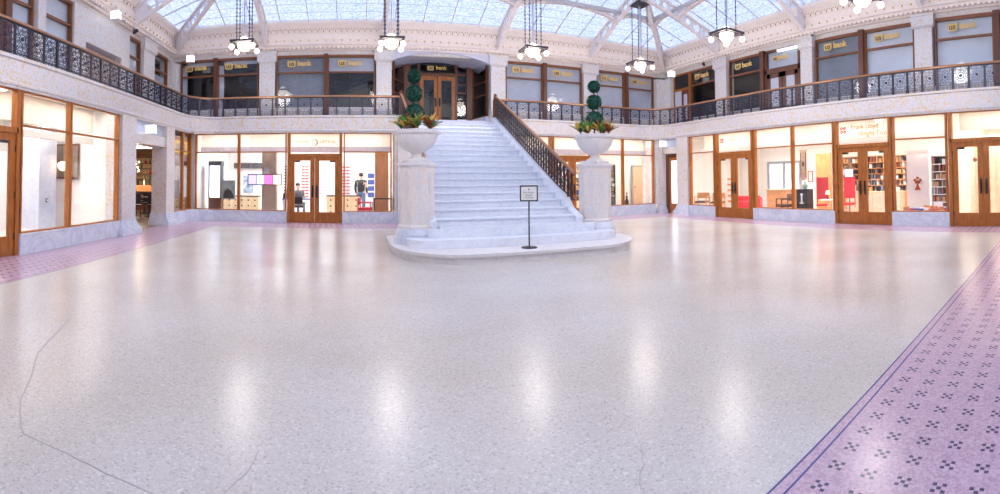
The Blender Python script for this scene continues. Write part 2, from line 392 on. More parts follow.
# upper walls: piers, header
WH=6.06
def piers(T,ranges,name,label,full,extra=None,mats=PIERM,wains=(),wz=4.12):
    m=MB(T)
    s0,s1=full
    m.box(s0,s1,0,.45,WH,6.45)         # header above the windows
    m.box(s0,s1,0,.3,3.4,3.62)         # curb
    for q0,q1 in wains: m.box(q0,q1,-.02,.3,3.5,wz)
    for (a,b) in ranges:
        a+=.03; b-=.03
        m.box(a,b,-.14,.3,3.5,5.84)
        m.box(a-.02,b+.02,-.16,.3,3.5,3.68)
        m.box(a-.04,b+.04,-.18,.3,5.80,5.84); m.box(a-.07,b+.07,-.21,.32,5.84,6.20); m.box(a-.09,b+.09,-.23,.3,6.14,6.21)
    if extra: extra(m)
    o=m.build(name,mats); tag(o,label,'wall',kind='structure'); return o
BP=[(-3.57,-2.92),(.75,1.37),(5.08,5.72),(9.05,9.72)]
def exB(m):
    m.box(-7.04,-6.72,-.22,.3,3.5,5.95); m.box(12.75,13.37,-.22,.3,3.5,5.95)
piers(UBt,BP,'wall_back_upper','pale mosaic piers and header of the upper back wall',(UL,UR),exB,wains=[(UL,1.37),(5.08,UR)])
LP=[(14.25,15.2),(8.55,8.92),(3.6,4.2),(-.6,0),(-5,-4.4)]
def exL(m):
    m.box(16.6,17.25,-.22,.3,3.5,5.95)
    # solid bay with a framed niche
    m.box(10.15,10.72,-.1,.35,3.5,6.06); m.box(12.75,13.3,-.1,.35,3.5,6.06); m.box(10.72,12.75,-.1,.35,5.15,6.06); m.box(10.72,12.75,.2,.35,3.5,5.15)
piers(ULt,LP,'wall_left_upper','pale mosaic piers of the upper left wall with a recessed niche bay',(YF,UB),exL,wains=[(YF,10.4),(13,UB)])
RP=[(13.05,13.75),(8.95,9.5),(4.65,5.28),(.3,.95),(-4.1,-3.4)]
def exR(m): m.box(16.55,17.25,-.22,.3,3.5,5.95)
piers(URt,RP,'wall_right_upper','pale mosaic piers and header of the upper right wall',(YF,UB),exR,wains=[(YF,9.5),(11.2,15.4)],wz=4.03)
n=MB(ULt); n.box(10.74,12.73,.14,.2,3.52,5.13); o=n.build('trim_2',plain('brown_mosaic',(.42,.32,.30),.6,var=.2,scale=14)); tag(o,'brown recessed panel in niche of the upper left wall','niche panel',kind='structure')
# dim offices behind the upper windows
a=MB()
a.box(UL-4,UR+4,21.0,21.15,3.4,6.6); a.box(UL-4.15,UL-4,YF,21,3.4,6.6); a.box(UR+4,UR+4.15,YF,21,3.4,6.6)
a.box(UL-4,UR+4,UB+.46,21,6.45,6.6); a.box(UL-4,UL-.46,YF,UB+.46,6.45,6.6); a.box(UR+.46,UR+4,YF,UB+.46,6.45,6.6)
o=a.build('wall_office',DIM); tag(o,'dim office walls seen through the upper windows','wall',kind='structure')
# front side (behind the viewer)
a=MB(); a.box(UL-.3,UR+.3,YF-.4,YF-.1,0,6.45); a.box(XL,XR,YF-.12,YF,3.05,3.64)
for x in (-3.25,1.05,5.4,9.4): a.box(x-.35,x+.35,YF-.12,YF+.1,0,6.2)
o=a.build('wall_front',PIERM); tag(o,'pale wall behind the viewer','wall',kind='structure')
# ------------------------------------------------------------------ upper windows
wn=[0]
def nextw():
    wn[0]+=1; return 'window_%d'%wn[0]
def logo(parent,T,s,z,rot,scale=1.0,d=-.035,box=True):
    # "us" badge and the word bank
    p=Vector(T(s,d,z)); 
    sgn=1 if rot!=ROTR else -1
    m=MB(T); w,h=.27*scale,.2*scale
    e='' 
    b=MB(T); cx=s-sgn*.30*scale
    if rot==ROTL: cx=s-.30*scale
    m.vprism([(cx-w/2,z+h/2),(cx+w/2,z+h/2),(cx+w/2,z-h*.3),(cx+w/2-.05*scale,z-h/2),(cx-w/2+.05*scale,z-h/2),(cx-w/2,z-h*.3)],d,d+.008)
    m.build('logo_badge',GOLDL,parent)
    text('us','lettering',parent,BLACK,.21*scale,T(cx,d-.006,z+.005),rot,ext=.003,bold=.004)
    text('bank','lettering',parent,GOLDL,.23*scale,T(s+(.11*scale if rot!=ROTR else -.11*scale),d,z+.01),rot,ext=.004,bold=.010)
def upwin(T,a,b,rot,label,kind='shade',sign=True,trans=5.42,door=False,bank=True,mid=None):
    r=root(nextw(),label,'window',kind='structure')
    m=MB(T); fw=.045
    m.box(a,a+fw,-.04,.08,3.62,WH); m.box(b-fw,b,-.04,.08,3.62,WH); m.box(a,b,-.05,.09,WH-.09,WH); m.box(a,b,-.03,.07,3.62,3.72)
    m.box(a,b,-.03,.07,trans-.03,trans+.03)
    m.build('window_frame',WOODU,r)
    # carved bracket at the head corners
    g=MB(T); g.box(a+.012,b-.012,.015,.027,3.68,trans); g.box(a+.012,b-.012,.015,.027,trans,WH-.05); g.build('glass',PANED,r)
    if kind=='shade': s=MB(T); s.box(a+.03,b-.03,.12,.135,3.63,WH-.05); s.build('window_shade',SHADEW if (T is ULt or (T is URt and b<7.1)) else SHADE,r)
    if kind=='dimshade': s=MB(T); s.box(a+.03,b-.03,.12,.135,4.0,WH-.05); s.build('window_shade',SHADED,r)
    if kind=='half': s=MB(T); s.box(a+.03,b-.03,.12,.135,3.63,5.3); s.build('window_shade',SHADE,r); 
    if kind=='border':
        s=MB(T); s.box(a+.03,a+.22,.12,.14,3.63,WH-.05); s.box(a+.03,b-.03,.12,.14,WH-.22,WH-.05); s.build('window_shade',SHADE,r)
    if kind=='topshade': s=MB(T); s.box(a+.03,b-.03,.12,.135,trans+.04,WH-.05); s.build('window_shade',SHADE,r)
    if sign: logo(r,T,(a+b)/2+(.0),5.74,rot,1.15)
    return r
def mull(T,s,w,name,label,z0=3.62,z1=WH+.02):
    m=MB(T); m.box(s-w/2,s+w/2,-.12,.1,z0,z1); m.box(s-w/2-.02,s+w/2+.02,-.14,.1,z1-.12,z1)
    o=m.build(name,WOODD); return tag(o,label,'window mullion',kind='structure')
tn=[10]
def trimn(): tn[0]+=1; return 'trim_%d'%tn[0]
upwin(UBt,-6.7,-5.3,ROTB,'first dark upper back window from the left corner, with gold bank lettering','border')
mull(UBt,-5.26,.13,trimn(),'dark wooden mullion in first upper bay from the left corner')
upwin(UBt,-5.2,-3.6,ROTB,'second dark upper back window from the left corner, with gold bank lettering','border')
upwin(UBt,-2.9,-1.1,ROTB,'upper back window with dim shade and bright gold bank lettering','dimshade')
mull(UBt,-1.06,.12,trimn(),'dark wooden mullion in upper bay left of bank entry')
upwin(UBt,-1.0,.74,ROTB,'upper back window just left of the bank entry pier, pale top pane','topshade')
upwin(UBt,5.73,7.3,ROTB,'white-shaded upper back window just right of the bank entry')
mull(UBt,7.36,.14,trimn(),'dark mullion in upper bay right of bank entry')
upwin(UBt,7.43,9.04,ROTB,'white-shaded upper back window left of the pier behind right topiary')
upwin(UBt,9.74,11.15,ROTB,'white-shaded upper back window right of the pier behind right topiary')
mull(UBt,11.23,.15,trimn(),'dark mullion in upper bay beside the right corner')
upwin(UBt,11.3,12.72,ROTB,'white-shaded upper back window nearest the right corner')
# right wall, upper
r=root('door_1','dark red wooden upper door in right corner with pale glass','door',kind='structure')
m=MB(URt); m.box(16.45,16.52,-.04,.08,3.5,WH); m.box(15.4,15.48,-.04,.08,3.5,WH); m.box(15.4,16.52,-.04,.08,5.3,5.4); m.box(15.4,16.52,-.05,.08,WH-.07,WH); m.build('door_frame',WOOD,r)
m=MB(URt); m.box(16.0,16.45,-.02,.03,3.55,5.3); m.build('side_panel',SHADE,r)
m=MB(URt); m.box(15.48,15.6,-.03,.03,3.52,5.3); m.box(15.86,15.98,-.03,.03,3.52,5.3); m.box(15.6,15.86,-.03,.03,5.12,5.3); m.box(15.6,15.86,-.03,.03,3.52,4.0); m.build('door_leaf',WOODD,r)
m=MB(URt); m.box(15.6,15.86,-.01,.01,4.0,5.12); m.build('door_glass',SHADE,r)
m=MB(URt); m.box(15.48,16.45,0,.03,5.4,WH-.06); m.build('transom_panel',BLACK,r)
upwin(URt,13.8,15.36,ROTR,'bluish dark upper right window beside the corner door','none')
upwin(URt,11.35,13.02,ROTR,'dark teal upper right window left of the wooden double door','dimtop')
mull(URt,11.26,.17,trimn(),'dark mullion beside the upper wooden double door')
r=root('door_2','wooden double door on upper right walkway under a bank transom','door',kind='structure')
m=MB(URt); m.box(9.55,9.65,-.05,.08,3.5,WH); m.box(11.08,11.17,-.05,.08,3.5,WH); m.box(9.55,11.17,-.05,.08,WH-.08,WH); m.box(9.55,11.17,-.05,.08,5.2,5.38); m.build('door_frame',WOODD,r)
for (a_,b_) in ((9.66,10.35),(10.38,11.07)):
    m=MB(URt); m.box(a_,a_+.15,-.03,.03,3.52,5.2); m.box(b_-.15,b_,-.03,.03,3.52,5.2); m.box(a_,b_,-.03,.03,5.03,5.2); m.box(a_,b_,-.03,.03,3.52,3.95)
    q=m.build('door_leaf',WOODD,r); m=MB(URt); m.box(a_+.15,b_-.15,-.01,.01,3.95,5.03); m.build('door_glass',SHADE,q)
m=MB(URt); m.box(9.65,11.08,0,.02,5.38,WH-.06); m.build('transom_glass',PANED,r)
m=MB(URt); m.box(9.65,11.08,.1,.12,5.38,WH-.06); m.build('transom_shade',SHADE,r)
logo(r,URt,10.4,5.72,ROTR,.9)
upwin(URt,7.2,8.92,ROTR,'half-dim upper right window right of the wooden double door','dimshade')
mull(URt,7.1,.15,trimn(),'dark mullion between dim and white upper right windows')
upwin(URt,5.3,7.02,ROTR,'white-shaded upper right window left of the near pier')
upwin(URt,2.82,4.63,ROTR,'white-shaded upper right window at the picture edge')
mull(URt,2.72,.17,trimn(),'dark mullion at the right edge of upper wall')
upwin(URt,.97,2.62,ROTR,'upper right window beyond the picture edge',sign=False)
upwin(URt,-3.3,.25,ROTR,'upper right window far beyond the picture edge',sign=False)
# left wall, upper
upwin(ULt,15.22,16.58,ROTL,'upper left corner window, dark above a white shade','half',sign=False)
upwin(ULt,13.32,14.22,ROTL,'narrow shaded upper left window beside the niche bay','shade',sign=False)
upwin(ULt,8.94,10.13,ROTL,'white-shaded upper left window right of the near pier','shade',sign=False)
upwin(ULt,7.7,8.53,ROTL,'narrow white-shaded upper left window at the near pier','shade',sign=False)
mull(ULt,7.6,.2,trimn(),'dark mullion on the upper left wall')
upwin(ULt,5.8,7.5,ROTL,'large white-shaded upper left window at the picture edge','shade',sign=False)
upwin(ULt,4.25,5.75,ROTL,'upper left window beyond the picture edge','shade',sign=False)
upwin(ULt,.05,3.55,ROTL,'upper left window far beyond the picture edge','shade',sign=False)
# ------------------------------------------------------------------ bank entry under the arch
r=root('door_3','wooden double bank door under the segmental arch at stair top','door',(0,0,0),kind='structure')
ax0,ax1=1.37,5.08
ap=[(ax0,6.2),(ax0,5.85)]+[(ax0+(ax1-ax0)*i/16,5.85+.34*math.sin(PI*i/16)**.8) for i in range(1,16)]+[(ax1,5.85),(ax1,6.2),]
m=MB(UBt); m.vprism([(ax0,6.3)]+ap[1:-1]+[(ax1,6.3)],-.1,1.6); m.build('arch_soffit',SOFFIT,r)
yd=UB+1.35
m=MB(); 
for x in (2.55,4.07): m.box(x-.05,x+.05,yd-.05,yd+.07,3.47,6.1)
m.box(2.0,4.75,yd-.05,yd+.07,5.68,5.75); m.box(2.5,4.12,yd-.06,yd+.07,5.62,5.72); m.box(4.5,4.75,yd-.1,yd+.1,3.47,6.15); m.box(1.95,2.2,yd-.1,yd+.1,3.47,6.15)
m.box(2.2,2.55,yd-.03,yd+.05,4.95,5.0);m.box(4.12,4.5,yd-.03,yd+.05,4.95,5.0);m.box(2.2,2.55,yd-.03,yd+.05,5.3,5.34);m.box(4.12,4.5,yd-.03,yd+.05,5.3,5.34)
m.build('door_frame',WOODD,r)
for a_,b_ in ((2.6,3.3),(3.32,4.02)):
    m=MB(); m.box(a_,a_+.14,yd-.03,yd+.03,3.48,5.62); m.box(b_-.14,b_,yd-.03,yd+.03,3.48,5.62); m.box(a_+.1,b_-.1,yd-.028,yd+.028,5.46,5.62); m.box(a_+.1,b_-.1,yd-.028,yd+.028,3.48,3.85)
    q=m.build('door_leaf',WOOD,r); m=MB(); m.box(a_+.14,b_-.14,yd-.01,yd+.01,3.85,5.46); m.build('door_glass',PANED,q)
    hx=b_-.07 if a_<3 else a_+.07
    m=MB(); m.box(hx-.03,hx+.03,yd-.07,yd-.03,4.4,4.75); m.tube([(hx,yd-.07,4.45),(hx,yd-.11,4.5),(hx,yd-.11,4.66),(hx,yd-.07,4.7)],.012,6); m.build('door_handle',BLACK,q)
m=MB(); m.box(2.2,2.5,yd,yd+.015,3.9,6.1); m.box(4.12,4.5,yd,yd+.015,3.9,6.1); m.box(2.6,4.02,yd,yd+.015,5.76,6.15); m.build('side_glass',PANED,r)
m=MB(); m.box(2.2,2.5,yd-.05,yd+.06,3.47,3.9); m.box(4.12,4.5,yd-.05,yd+.06,3.47,3.9); m.build('kick_panel',MARB,r)
for x0,x1,sg in ((1.42,1.95,1),(5.03,4.75,-1)):
    ang=math.atan2(yd-.05-(UB+.1),x1-x0); L=math.hypot(yd-.05-UB-.1,x1-x0); cx,cy=(x0+x1)/2,(yd-.05+UB+.1)/2
    m=MB()
    for z in (3.92,4.75,5.25): m.cb((cx,cy,z),(L,.06,.05),ang)
    for t in (-.47,0.47): m.cb((cx+t*L*math.cos(ang),cy+t*L*math.sin(ang),4.9),(.07,.07,2.3),ang)
    m.build('canted_frame',WOODD,r,label='canted dark wooden side frame')
    m=MB(); m.cb((cx,cy,4.95),(L,.012,2.1),ang); m.build('side_glass',PANED,r)
    m=MB(); m.cb((cx,cy,3.68),(L,.1,.42),ang); m.build('kick_panel',MARB,r)
text('us','lettering',r,BLACK,.19,(3.02,yd-.085,5.94),ROTB,bold=.003); m=MB(); m.vprism([(2.88,6.02),(3.15,6.02),(3.15,5.88),(3.1,5.84),(2.93,5.84),(2.88,5.88)],yd-.08,yd-.07); m.build('logo_badge',GOLDL,r)
text('bank','lettering',r,GOLDL,.23,(3.45,yd-.08,5.95),ROTB,bold=.004)
m=MB(); m.box(2.0,4.75,yd+.0,yd+.1,6.1,6.3); m.build('head_panel',DARKG,r)
# ------------------------------------------------------------------ glazed roof
ce=root('ceiling','glazed white iron roof over the court with cream ornamented cornice','roof',kind='structure')
rect=[(UL,YF-.1),(UL,UB),(UR,UB),(UR,YF-.1)]
CP=[(.3,6.22),(-.10,6.22),(-.13,6.27),(-.22,6.30),(-.24,6.36),(-.30,6.38),(-.30,6.43),(-.16,6.46),(-.14,6.60),(-.17,6.80),(-.26,7.0),(-.38,7.12),(-.40,7.2),(-.30,7.3),(.3,7.3)]
m=MB(); m.sweep(rect,CP); m.build('cornice',CREAM,ce)
m=MB(); m.box(UL-.3,UR+.3,YF-.4,YF+.2,6.3,7.3); m.build('front_cornice',CREAM,ce)
sides=[('back',UBt,(UL+.5,UR-.5),(UL+.3,UR-.3)),('left',ULt,(-1,UB-.5),(-1,UB-.3)),('right',URt,(-1,UB-.5),(-1,UB-.3))]
for nm,T,(a_,b_),_ in sides:
    m=MB(T); k=int((b_-a_)/.30)
    for i in range(k+1):
        s=a_+(b_-a_)*i/k; m.sph((s,-.17,6.56),.036,6,4)
    m.build('rosette_row',GOLD,ce,label='row of gilded rosettes on the cornice')
    m=MB(T); k=int((b_-a_)/.215); ri=[0]
    for i in range(k+1):
        s=a_+(b_-a_)*i/k
        m.vprism([(s+.085*math.cos(R(t)),6.93+.085*math.sin(R(t))) for t in range(0,181,30)]+[(s-.055*math.cos(R(t)),6.93+.05*math.sin(R(t))) for t in range(0,181,45)],-.245,-.2)
        m.box(s-.012,s+.012,-.235,-.2,6.85,6.93)
    m.build('scallop_row',OCHRE,ce,label='row of ochre scallop ornaments under the glass')
    m=MB(T); k=int((b_-a_)/.12)
    for i in range(k+1):
        s=a_+(b_-a_)*i/k; m.box(s-.012,s+.012,-.152,-.13,6.70,6.80)
    m.build('fluting_row',CREAMO,ce,label='cream vertical fluting of the frieze')
    m=MB(T); k=int((b_-a_)/.16)
    for i in range(k+1):
        s=a_+(b_-a_)*i/k; m.box(s-.04,s+.04,-.27,-.2,6.24,6.30)
    m.build('dentil_row',CREAM,ce)
# glass slopes: height rises .32 per metre from the walls
SL=.33
gz=lambda d:7.22+SL*(d-.3)
cx=(UL+UR)/2; W=(UR-UL)/2; cy0=UB-W; cy1=YF+W
g=MB(); d0=.3; zr=gz(W)
A=(UL+d0,UB-d0);B=(UR-d0,UB-d0);C=(UR-d0,YF);D=(UL+d0,YF); rg=(cx,UB-W)
def quad(m,pts,th=.012):
    n=len(pts); m.add(pts+[(x,y,z+th) for x,y,z in pts],[tuple(range(n-1,-1,-1)),tuple(range(n,2*n))]+[(i,(i+1)%n,n+(i+1)%n,n+i) for i in range(n)])
quad(g,[(*A,gz(d0)),(*B,gz(d0)),(*rg,zr)]); g.build('skylight_glass',SKYG,ce,label='blue-white glazed slope over the back wall')
g=MB(); quad(g,[(*D,gz(d0)),(*A,gz(d0)),(*rg,zr),(cx,YF,zr)]); g.build('skylight_glass',SKYG,ce,label='blue-white glazed slope over the left wall')
g=MB(); quad(g,[(*B,gz(d0)),(*C,gz(d0)),(cx,YF,zr),(*rg,zr)]); g.build('skylight_glass',SKYG,ce,label='blue-white glazed slope over the right wall')
# glazing bars
def bars(T,lo,hi,lim,name):
    m=MB(T); s=lo
    while s<=hi:
        L=lim(s)
        if L>.6:
            m.add([(s-.013,-d0,gz(d0)-.05),(s+.013,-d0,gz(d0)-.05),(s+.013,-L,gz(L)-.05),(s-.013,-L,gz(L)-.05),(s-.013,-d0,gz(d0)),(s+.013,-d0,gz(d0)),(s+.013,-L,gz(L)),(s-.013,-L,gz(L))],[(0,1,2,3),(4,5,6,7),(0,1,5,4),(1,2,6,5),(2,3,7,6),(3,0,4,7)])
        s+=1.04
    d=.8
    while d<W-.2:
        a_,b_=lo+(d if name!='side' else 0),hi-(d if name!='side' else d)
        lo2=lo-.1
        if name=='back': a_,b_=UL+d,UR-d
        else: a_,b_=YF,UB-d
        m.box(a_,b_,-d-.004,-d+.004,gz(d)-.014,gz(d)); d+=.42
    m.build('glazing_bars',plain('grey_glazing_bar',(.62,.62,.68),.5,.1),ce)
bars(UBt,UL+1.2,UR-.6,lambda s:min(s-UL,UR-s,W),'back')
bars(ULt,YF+.5,UB-.5,lambda s:min(UB-s,W),'left')
bars(URt,YF+.5,UB-.5,lambda s:min(UB-s,W),'right')
IRONW=plain('white_painted_iron',(.80,.77,.79),.55,var=.04)
IRONP=plain('pale_pink_iron_flange',(.84,.77,.76),.55,var=.04)
def lowz(d):   # soffit curve of the roof ribs
    pts=[(.05,6.24),(.5,6.48),(1.0,6.78),(1.6,7.08),(2.3,7.36),(3.0,7.58),(3.8,7.76),(6,8.4),(10.3,9.8)]
    for (a1,z1),(a2,z2) in zip(pts,pts[1:]):
        if d<=a2: return z1+(z2-z1)*(d-a1)/(a2-a1)
    return 9.8
def rib(T,s,L,hip=False):
    # T maps (s,d,z); ribs run along -d
    q=math.sqrt(2) if hip else 1
    ds=[.05,.3,.6,1.0,1.4,1.8,2.3,2.8,3.3,3.8,4.6,5.6,6.6,7.8,9,L]
    ds=[x for x in ds if x<=L]
    def P(u,d,z):
        if hip: return T(u,d,z)
        return T(s+u,-d,z)
    m=MB()
    for fz,th,w in ((lambda d:lowz(d),.05,.075),(lambda d:max(gz(d)-.16,lowz(d)+.25) if d>.35 else lowz(d)+.5,.05,.07)):
        vs=[];
        for d in ds:
            z=fz(d)
            for u,h in ((-w,0),(w,0),(w,th),(-w,th)): vs.append(P(u,d,z+h))
        n=len(ds); m.add(vs,[(j*4+i,j*4+(i+1)%4,(j+1)*4+(i+1)%4,(j+1)*4+i) for j in range(n-1) for i in range(4)]+[(0,1,2,3),tuple((n-1)*4+i for i in range(4))])
    fo=m.build('rib_flange',IRONP,ce,recalc=True)
    # web: perforated plate built of plate strips and rings
    m=MB(); d=.75
    prev=None
    while d<min(L,6.5):
        z0=lowz(d)+.04; z1=gz(d)-.14
        if z1-z0>.1:
            rr=(z1-z0)/2; c=(z0+z1)/2
            n=14; vs=[]
            for h in (-.015,.015):
                for rad in (rr*.66,):
                    for i in range(n): a1=2*PI*i/n; vs.append(P(h,d+rad*math.cos(a1),c+rad*math.sin(a1)))
                hs=rr*1.0
                for i in range(n):
                    a1=2*PI*i/n; cxx,czz=math.cos(a1),math.sin(a1); k=1/max(abs(cxx),abs(czz)); dd=d+hs*k*cxx*1.02
                    zz=c+hs*k*czz
                    zz=zz+( (lowz(max(.05,dd))+gz(dd)-.1)/2 - c ); vs.append(P(h,dd,zz))
            fs=[]
            for i in range(n):
                j=(i+1)%n
                fs+=[(i,j,n+j,n+i),(2*n+i,3*n+i,3*n+j,2*n+j),(i,2*n+i,2*n+j,j),(n+i,n+j,3*n+j,3*n+i)]
            m.add(vs,fs); d+=rr*2.04
        else: d+=.3
    # solid foot
    m.add([P(h,dd,zz) for h in (-.02,.02) for dd,zz in ((.08,6.3),(.62,lowz(.62)+.02),(.62,gz(.62)-.12),(.3,gz(.3)-.1))],[(0,1,2,3),(4,5,6,7),(0,1,5,4),(1,2,6,5),(2,3,7,6),(3,0,4,7)])
    m.build('rib_web',IRONW,ce)
RX_=[-3.25,1.05,5.4,9.4]; RY_=[13.45,9.25,4.97,.65,-3.75]
for x in RX_: rib(UBt,x,min(x-UL,UR-x)-.1)
for y in RY_:
    rib(ULt,y,min(UB-y,W)); rib(URt,y,min(UB-y,W))
HT=lambda u,d,z:(UL+d+u*.7,UB-d+u*.7,z)
rib(HT,0,W,True)
HT=lambda u,d,z:(UR-d+u*.7,UB-d-u*.7,z)
rib(HT,0,W,True)
# ring purlin with arched soffit between ribs
def purlin(T,s0,s1,d=2.25):
    m=MB(T); zt=gz(d)-.12; n=12
    low=[(s0+(s1-s0)*i/n, 7.34+.34*math.sin(PI*i/n)**.7) for i in range(n+1)]
    m.vprism([(s,z) for s,z in low]+[(s,z+.16) for s,z in reversed(low)],-d-.02,-d+.02)
    m.vprism([(s,z) for s,z in low]+[(s,z+.05) for s,z in reversed(low)],-d-.09,-d+.09)
    m.build('arched_brace',IRONP,ce)
    m=MB(T); m.box(s0,s1,-d-.12,-d-.08,zt-.07,zt+.05); m.box(s0,s1,-d-.16,-d-.04,zt-.10,zt-.07)
    m.build('purlin',plain('grey_purlin',(.55,.53,.56),.5,.1),ce)
sx=[UL+2.25]+RX_+[UR-2.25]
for a_,b_ in zip(sx,sx[1:]): purlin(UBt,a_,b_)
sy=[YF+.5]+sorted(RY_)+[UB-2.25]
for a_,b_ in zip(sy,sy[1:]): purlin(ULt,a_,b_); purlin(URt,a_,b_)
# ------------------------------------------------------------------ chandeliers
def chandelier():
    r=root('chandelier','','chandelier')
    m=MB(); h=.36
    for sx_,sy_,lx,ly in ((0,1,.72,.07),(0,-1,.72,.07),(1,0,.07,.58),(-1,0,.07,.58)): m.cb((sx_*(h-.035),sy_*(h-.035),0),(lx,ly,.06))
    m.cb((0,0,0),(.96,.05,.045),R(45)); m.cb((0,0,-.001),(.96,.05,.045),R(-45))
    m.lathe([(.21,-.02),(.22,.03)],n=20)
    m.build('frame',IRON,r,bevel=.004)
    m=MB(); m.lathe([(.03,-.24),(.10,-.225),(.165,-.17),(.20,-.10),(.205,-.02)],n=20); m.lathe([(.17,.03),(.15,.10),(.09,.16),(.03,.18)],n=20); m.build('bowl',GLOBE,r,smooth=True)
    m=MB(); m.lathe([(.01,-.31),(.03,-.29),(.02,-.24)],n=8); m.build('finial',IRON,r)
    for i,(x,y) in enumerate(((1,1),(1,-1),(-1,1),(-1,-1))):
        p=(x*.31,y*.31,-.17); m=MB(); m.sph(p,.075,12,8); q=m.build('globe',GLOBE,r,smooth=True)
        m=MB(); m.lathe([(.045,-.10),(.05,-.08),(.02,-.06),(.02,-.02)],c=(x*.31,y*.31),n=10); m.build('globe_socket',IRON,q)
    for x,y in ((1,1),(1,-1),(-1,1),(-1,-1)):
        m=MB(); m.tube([(x*.19,y*.19,.02),(x*.19,y*.19,2.05)],.011,6)
        z=.15
        while z<2.0: m.cb((x*.19,y*.19,z),(.034,.034,.05),R(45)); z+=.12
        m.build('hanging_rod',IRON2,r)
    m=MB(); m.tube([(0,0,.16),(0,0,2.05)],.014,6)
    for k in range(4):
        x,y=[(.06,0),(-.06,0),(0,.06),(0,-.06)][k]
        z=.25+.03*k
        m.tube([(x,y,.1),(x,y,2.05)],.004,4)
        while z<2.0: m.sph((x,y,z),.014,6,4); z+=.11
    m.build('bead_chains',BLUEG,r,label='blue glass bead chains')
    m=MB(); m.box(-.25,.25,-.25,.25,2.03,2.07); m.box(-.2,.2,-.2,.2,2.07,2.12); m.box(-.05,.05,-.05,.05,2.12,2.22); m.build('canopy',IRON,r)
    return r
CH=[(-3.25,13.5,'brass-and-opal chandelier hanging over left corner, leftmost of them'),(1.05,13.5,'opal globe chandelier hanging in front of pier left of the bank entry'),
(5.4,13.5,'opal globe chandelier hanging right of the bank entry arch'),(9.4,13.5,'opal globe chandelier by the right corner with its square canopy visible'),
(9.4,9.25,'opal globe chandelier in front of the upper right double door'),(9.4,4.97,'opal globe chandelier cut by top edge above the gift shop'),
(-3.25,4.97,'opal globe chandelier above left shop, out of frame'),(1.05,4.97,'opal globe chandelier overhead near the viewer'),(5.4,4.97,'opal globe chandelier overhead right of the viewer')]
c0=None
for i,(x,y,l) in enumerate(CH):
    if i==0: c0=chandelier(); c=c0; c.location=(x,y,5.49); c['label']=l
    else: c=dup(c0,(x,y,5.49),0,l)
    c['group']='opal globe chandeliers'
    L=bpy.data.lights.new('chandelier_lamp','POINT'); L.energy=46; L.color=(1,.93,.88); L.shadow_soft_size=.32
    o=bpy.data.objects.new('bulb',L); COL.objects.link(o); o.parent=c; o.location=(0,0,-.42)
# ------------------------------------------------------------------ railings
def panel_mesh(w=.40,h=.60):
    m=MB(); t=.009
    m.box(-w/2,-w/2+.014,-t,t,0,h); m.box(w/2-.014,w/2,-t,t,0,h); m.box(-w/2,w/2,-t,t,0,.016); m.box(-w/2,w/2,-t,t,h-.016,h); m.box(-w/2,w/2,-t,t,.125,.138)
    for i in range(4):
        x=-w/2+w*(i+.5)/4; m.ring((x,0,.070),.042,.030,.014,8); m.cb((x,0,.07),(.02,.014,.02),0,0,PI/4)
    cz=.138+(h-.15)/2
    m.ring((0,0,cz),.042,.0,.03,12); m.ring((0,0,cz),.095,.082,.014,16)
    for k in range(8):
        a=PI*k/4; sc_=1/max(abs(math.cos(a))/.185,abs(math.sin(a))/.215)
        c=((.095+sc_)/2); L=sc_-.095
        m.cb((c*math.cos(a),0,cz+c*math.sin(a)),(L,.013,.010),0,0,-a)
        a2=a+PI/8; rr=.145
        m.ring((rr*math.cos(a2),0,cz+rr*1.12*math.sin(a2)),.032,.022,.013,8)
    for x in (-1,1):
        for z in (-1,1): m.ring((x*.145,0,cz+z*.185),.034,.022,.013,8)
    return m
def path_pts(path):
    segs=[]; tot=0
    for a_,b_ in zip(path,path[1:]):
        L=math.dist(a_,b_); segs.append((tot,L,a_,b_)); tot+=L
    def at(t):
        for s0,L,a_,b_ in segs:
            if t<=s0+L+1e-9:
                k=(t-s0)/L; return (a_[0]+(b_[0]-a_[0])*k,a_[1]+(b_[1]-a_[1])*k),math.atan2(b_[1]-a_[1],b_[0]-a_[0])
        return segs[-1][3],math.atan2(b_[1]-a_[1],b_[0]-a_[0])
    return tot,at
PM=None
def railing(path,label,y_from_end=False):
    global PM
    r=root('balcony_railing',label,'railing')
    tot,at=path_pts(path); n=round(tot/.44); st=tot/n
    for i in range(n):
        (x,y),a_=at((i+.5)*st)
        (x0,y0),_=at(i*st+.001); (x1,y1),_=at((i+1)*st-.001)
        x,y=(x0+x1)/2,(y0+y1)/2; a_=math.atan2(y1-y0,x1-x0)
        if PM is None: o=panel_mesh().build('panel',IRONL,r); PM=o
        else: o=PM.copy(); COL.objects.link(o); o.parent=r
        o.location=(x,y,3.655); o.rotation_euler=(0,0,a_)
    for i in range(n+1):
        (x,y),a_=at(min(tot,i*st)); big=i%4==0
        w=.026 if big else .013
        m=MB(); m.cb((x,y,3.95),(w*2,w*2,.66 if big else .63),a_)
        if big: m.cb((x,y,3.66),(.08,.08,.05),a_)
        m.build('post',IRON,r)
    m=MB(); m.sweep(path,[(-.045,4.275),(-.045,4.305),(-.025,4.33),(.025,4.33),(.045,4.305),(.045,4.275)]); m.build('handrail',COPPER,r,smooth=True)
    m=MB(); m.sweep(path,[(-.02,3.64),(-.02,3.66),(.02,3.66),(.02,3.64)]); m.sweep(path,[(-.018,4.255),(-.018,4.277),(.018,4.277),(.018,4.255)]); m.build('bottom_rail',IRON,r)
    return r
railing(pathL(.08,2.5,1.58),'dark ornamental iron balcony railing on the left of the stair, copper handrail')
railing(pathR(.08,1.5,4.86),'dark ornamental iron balcony railing on the right of the stair, copper handrail')
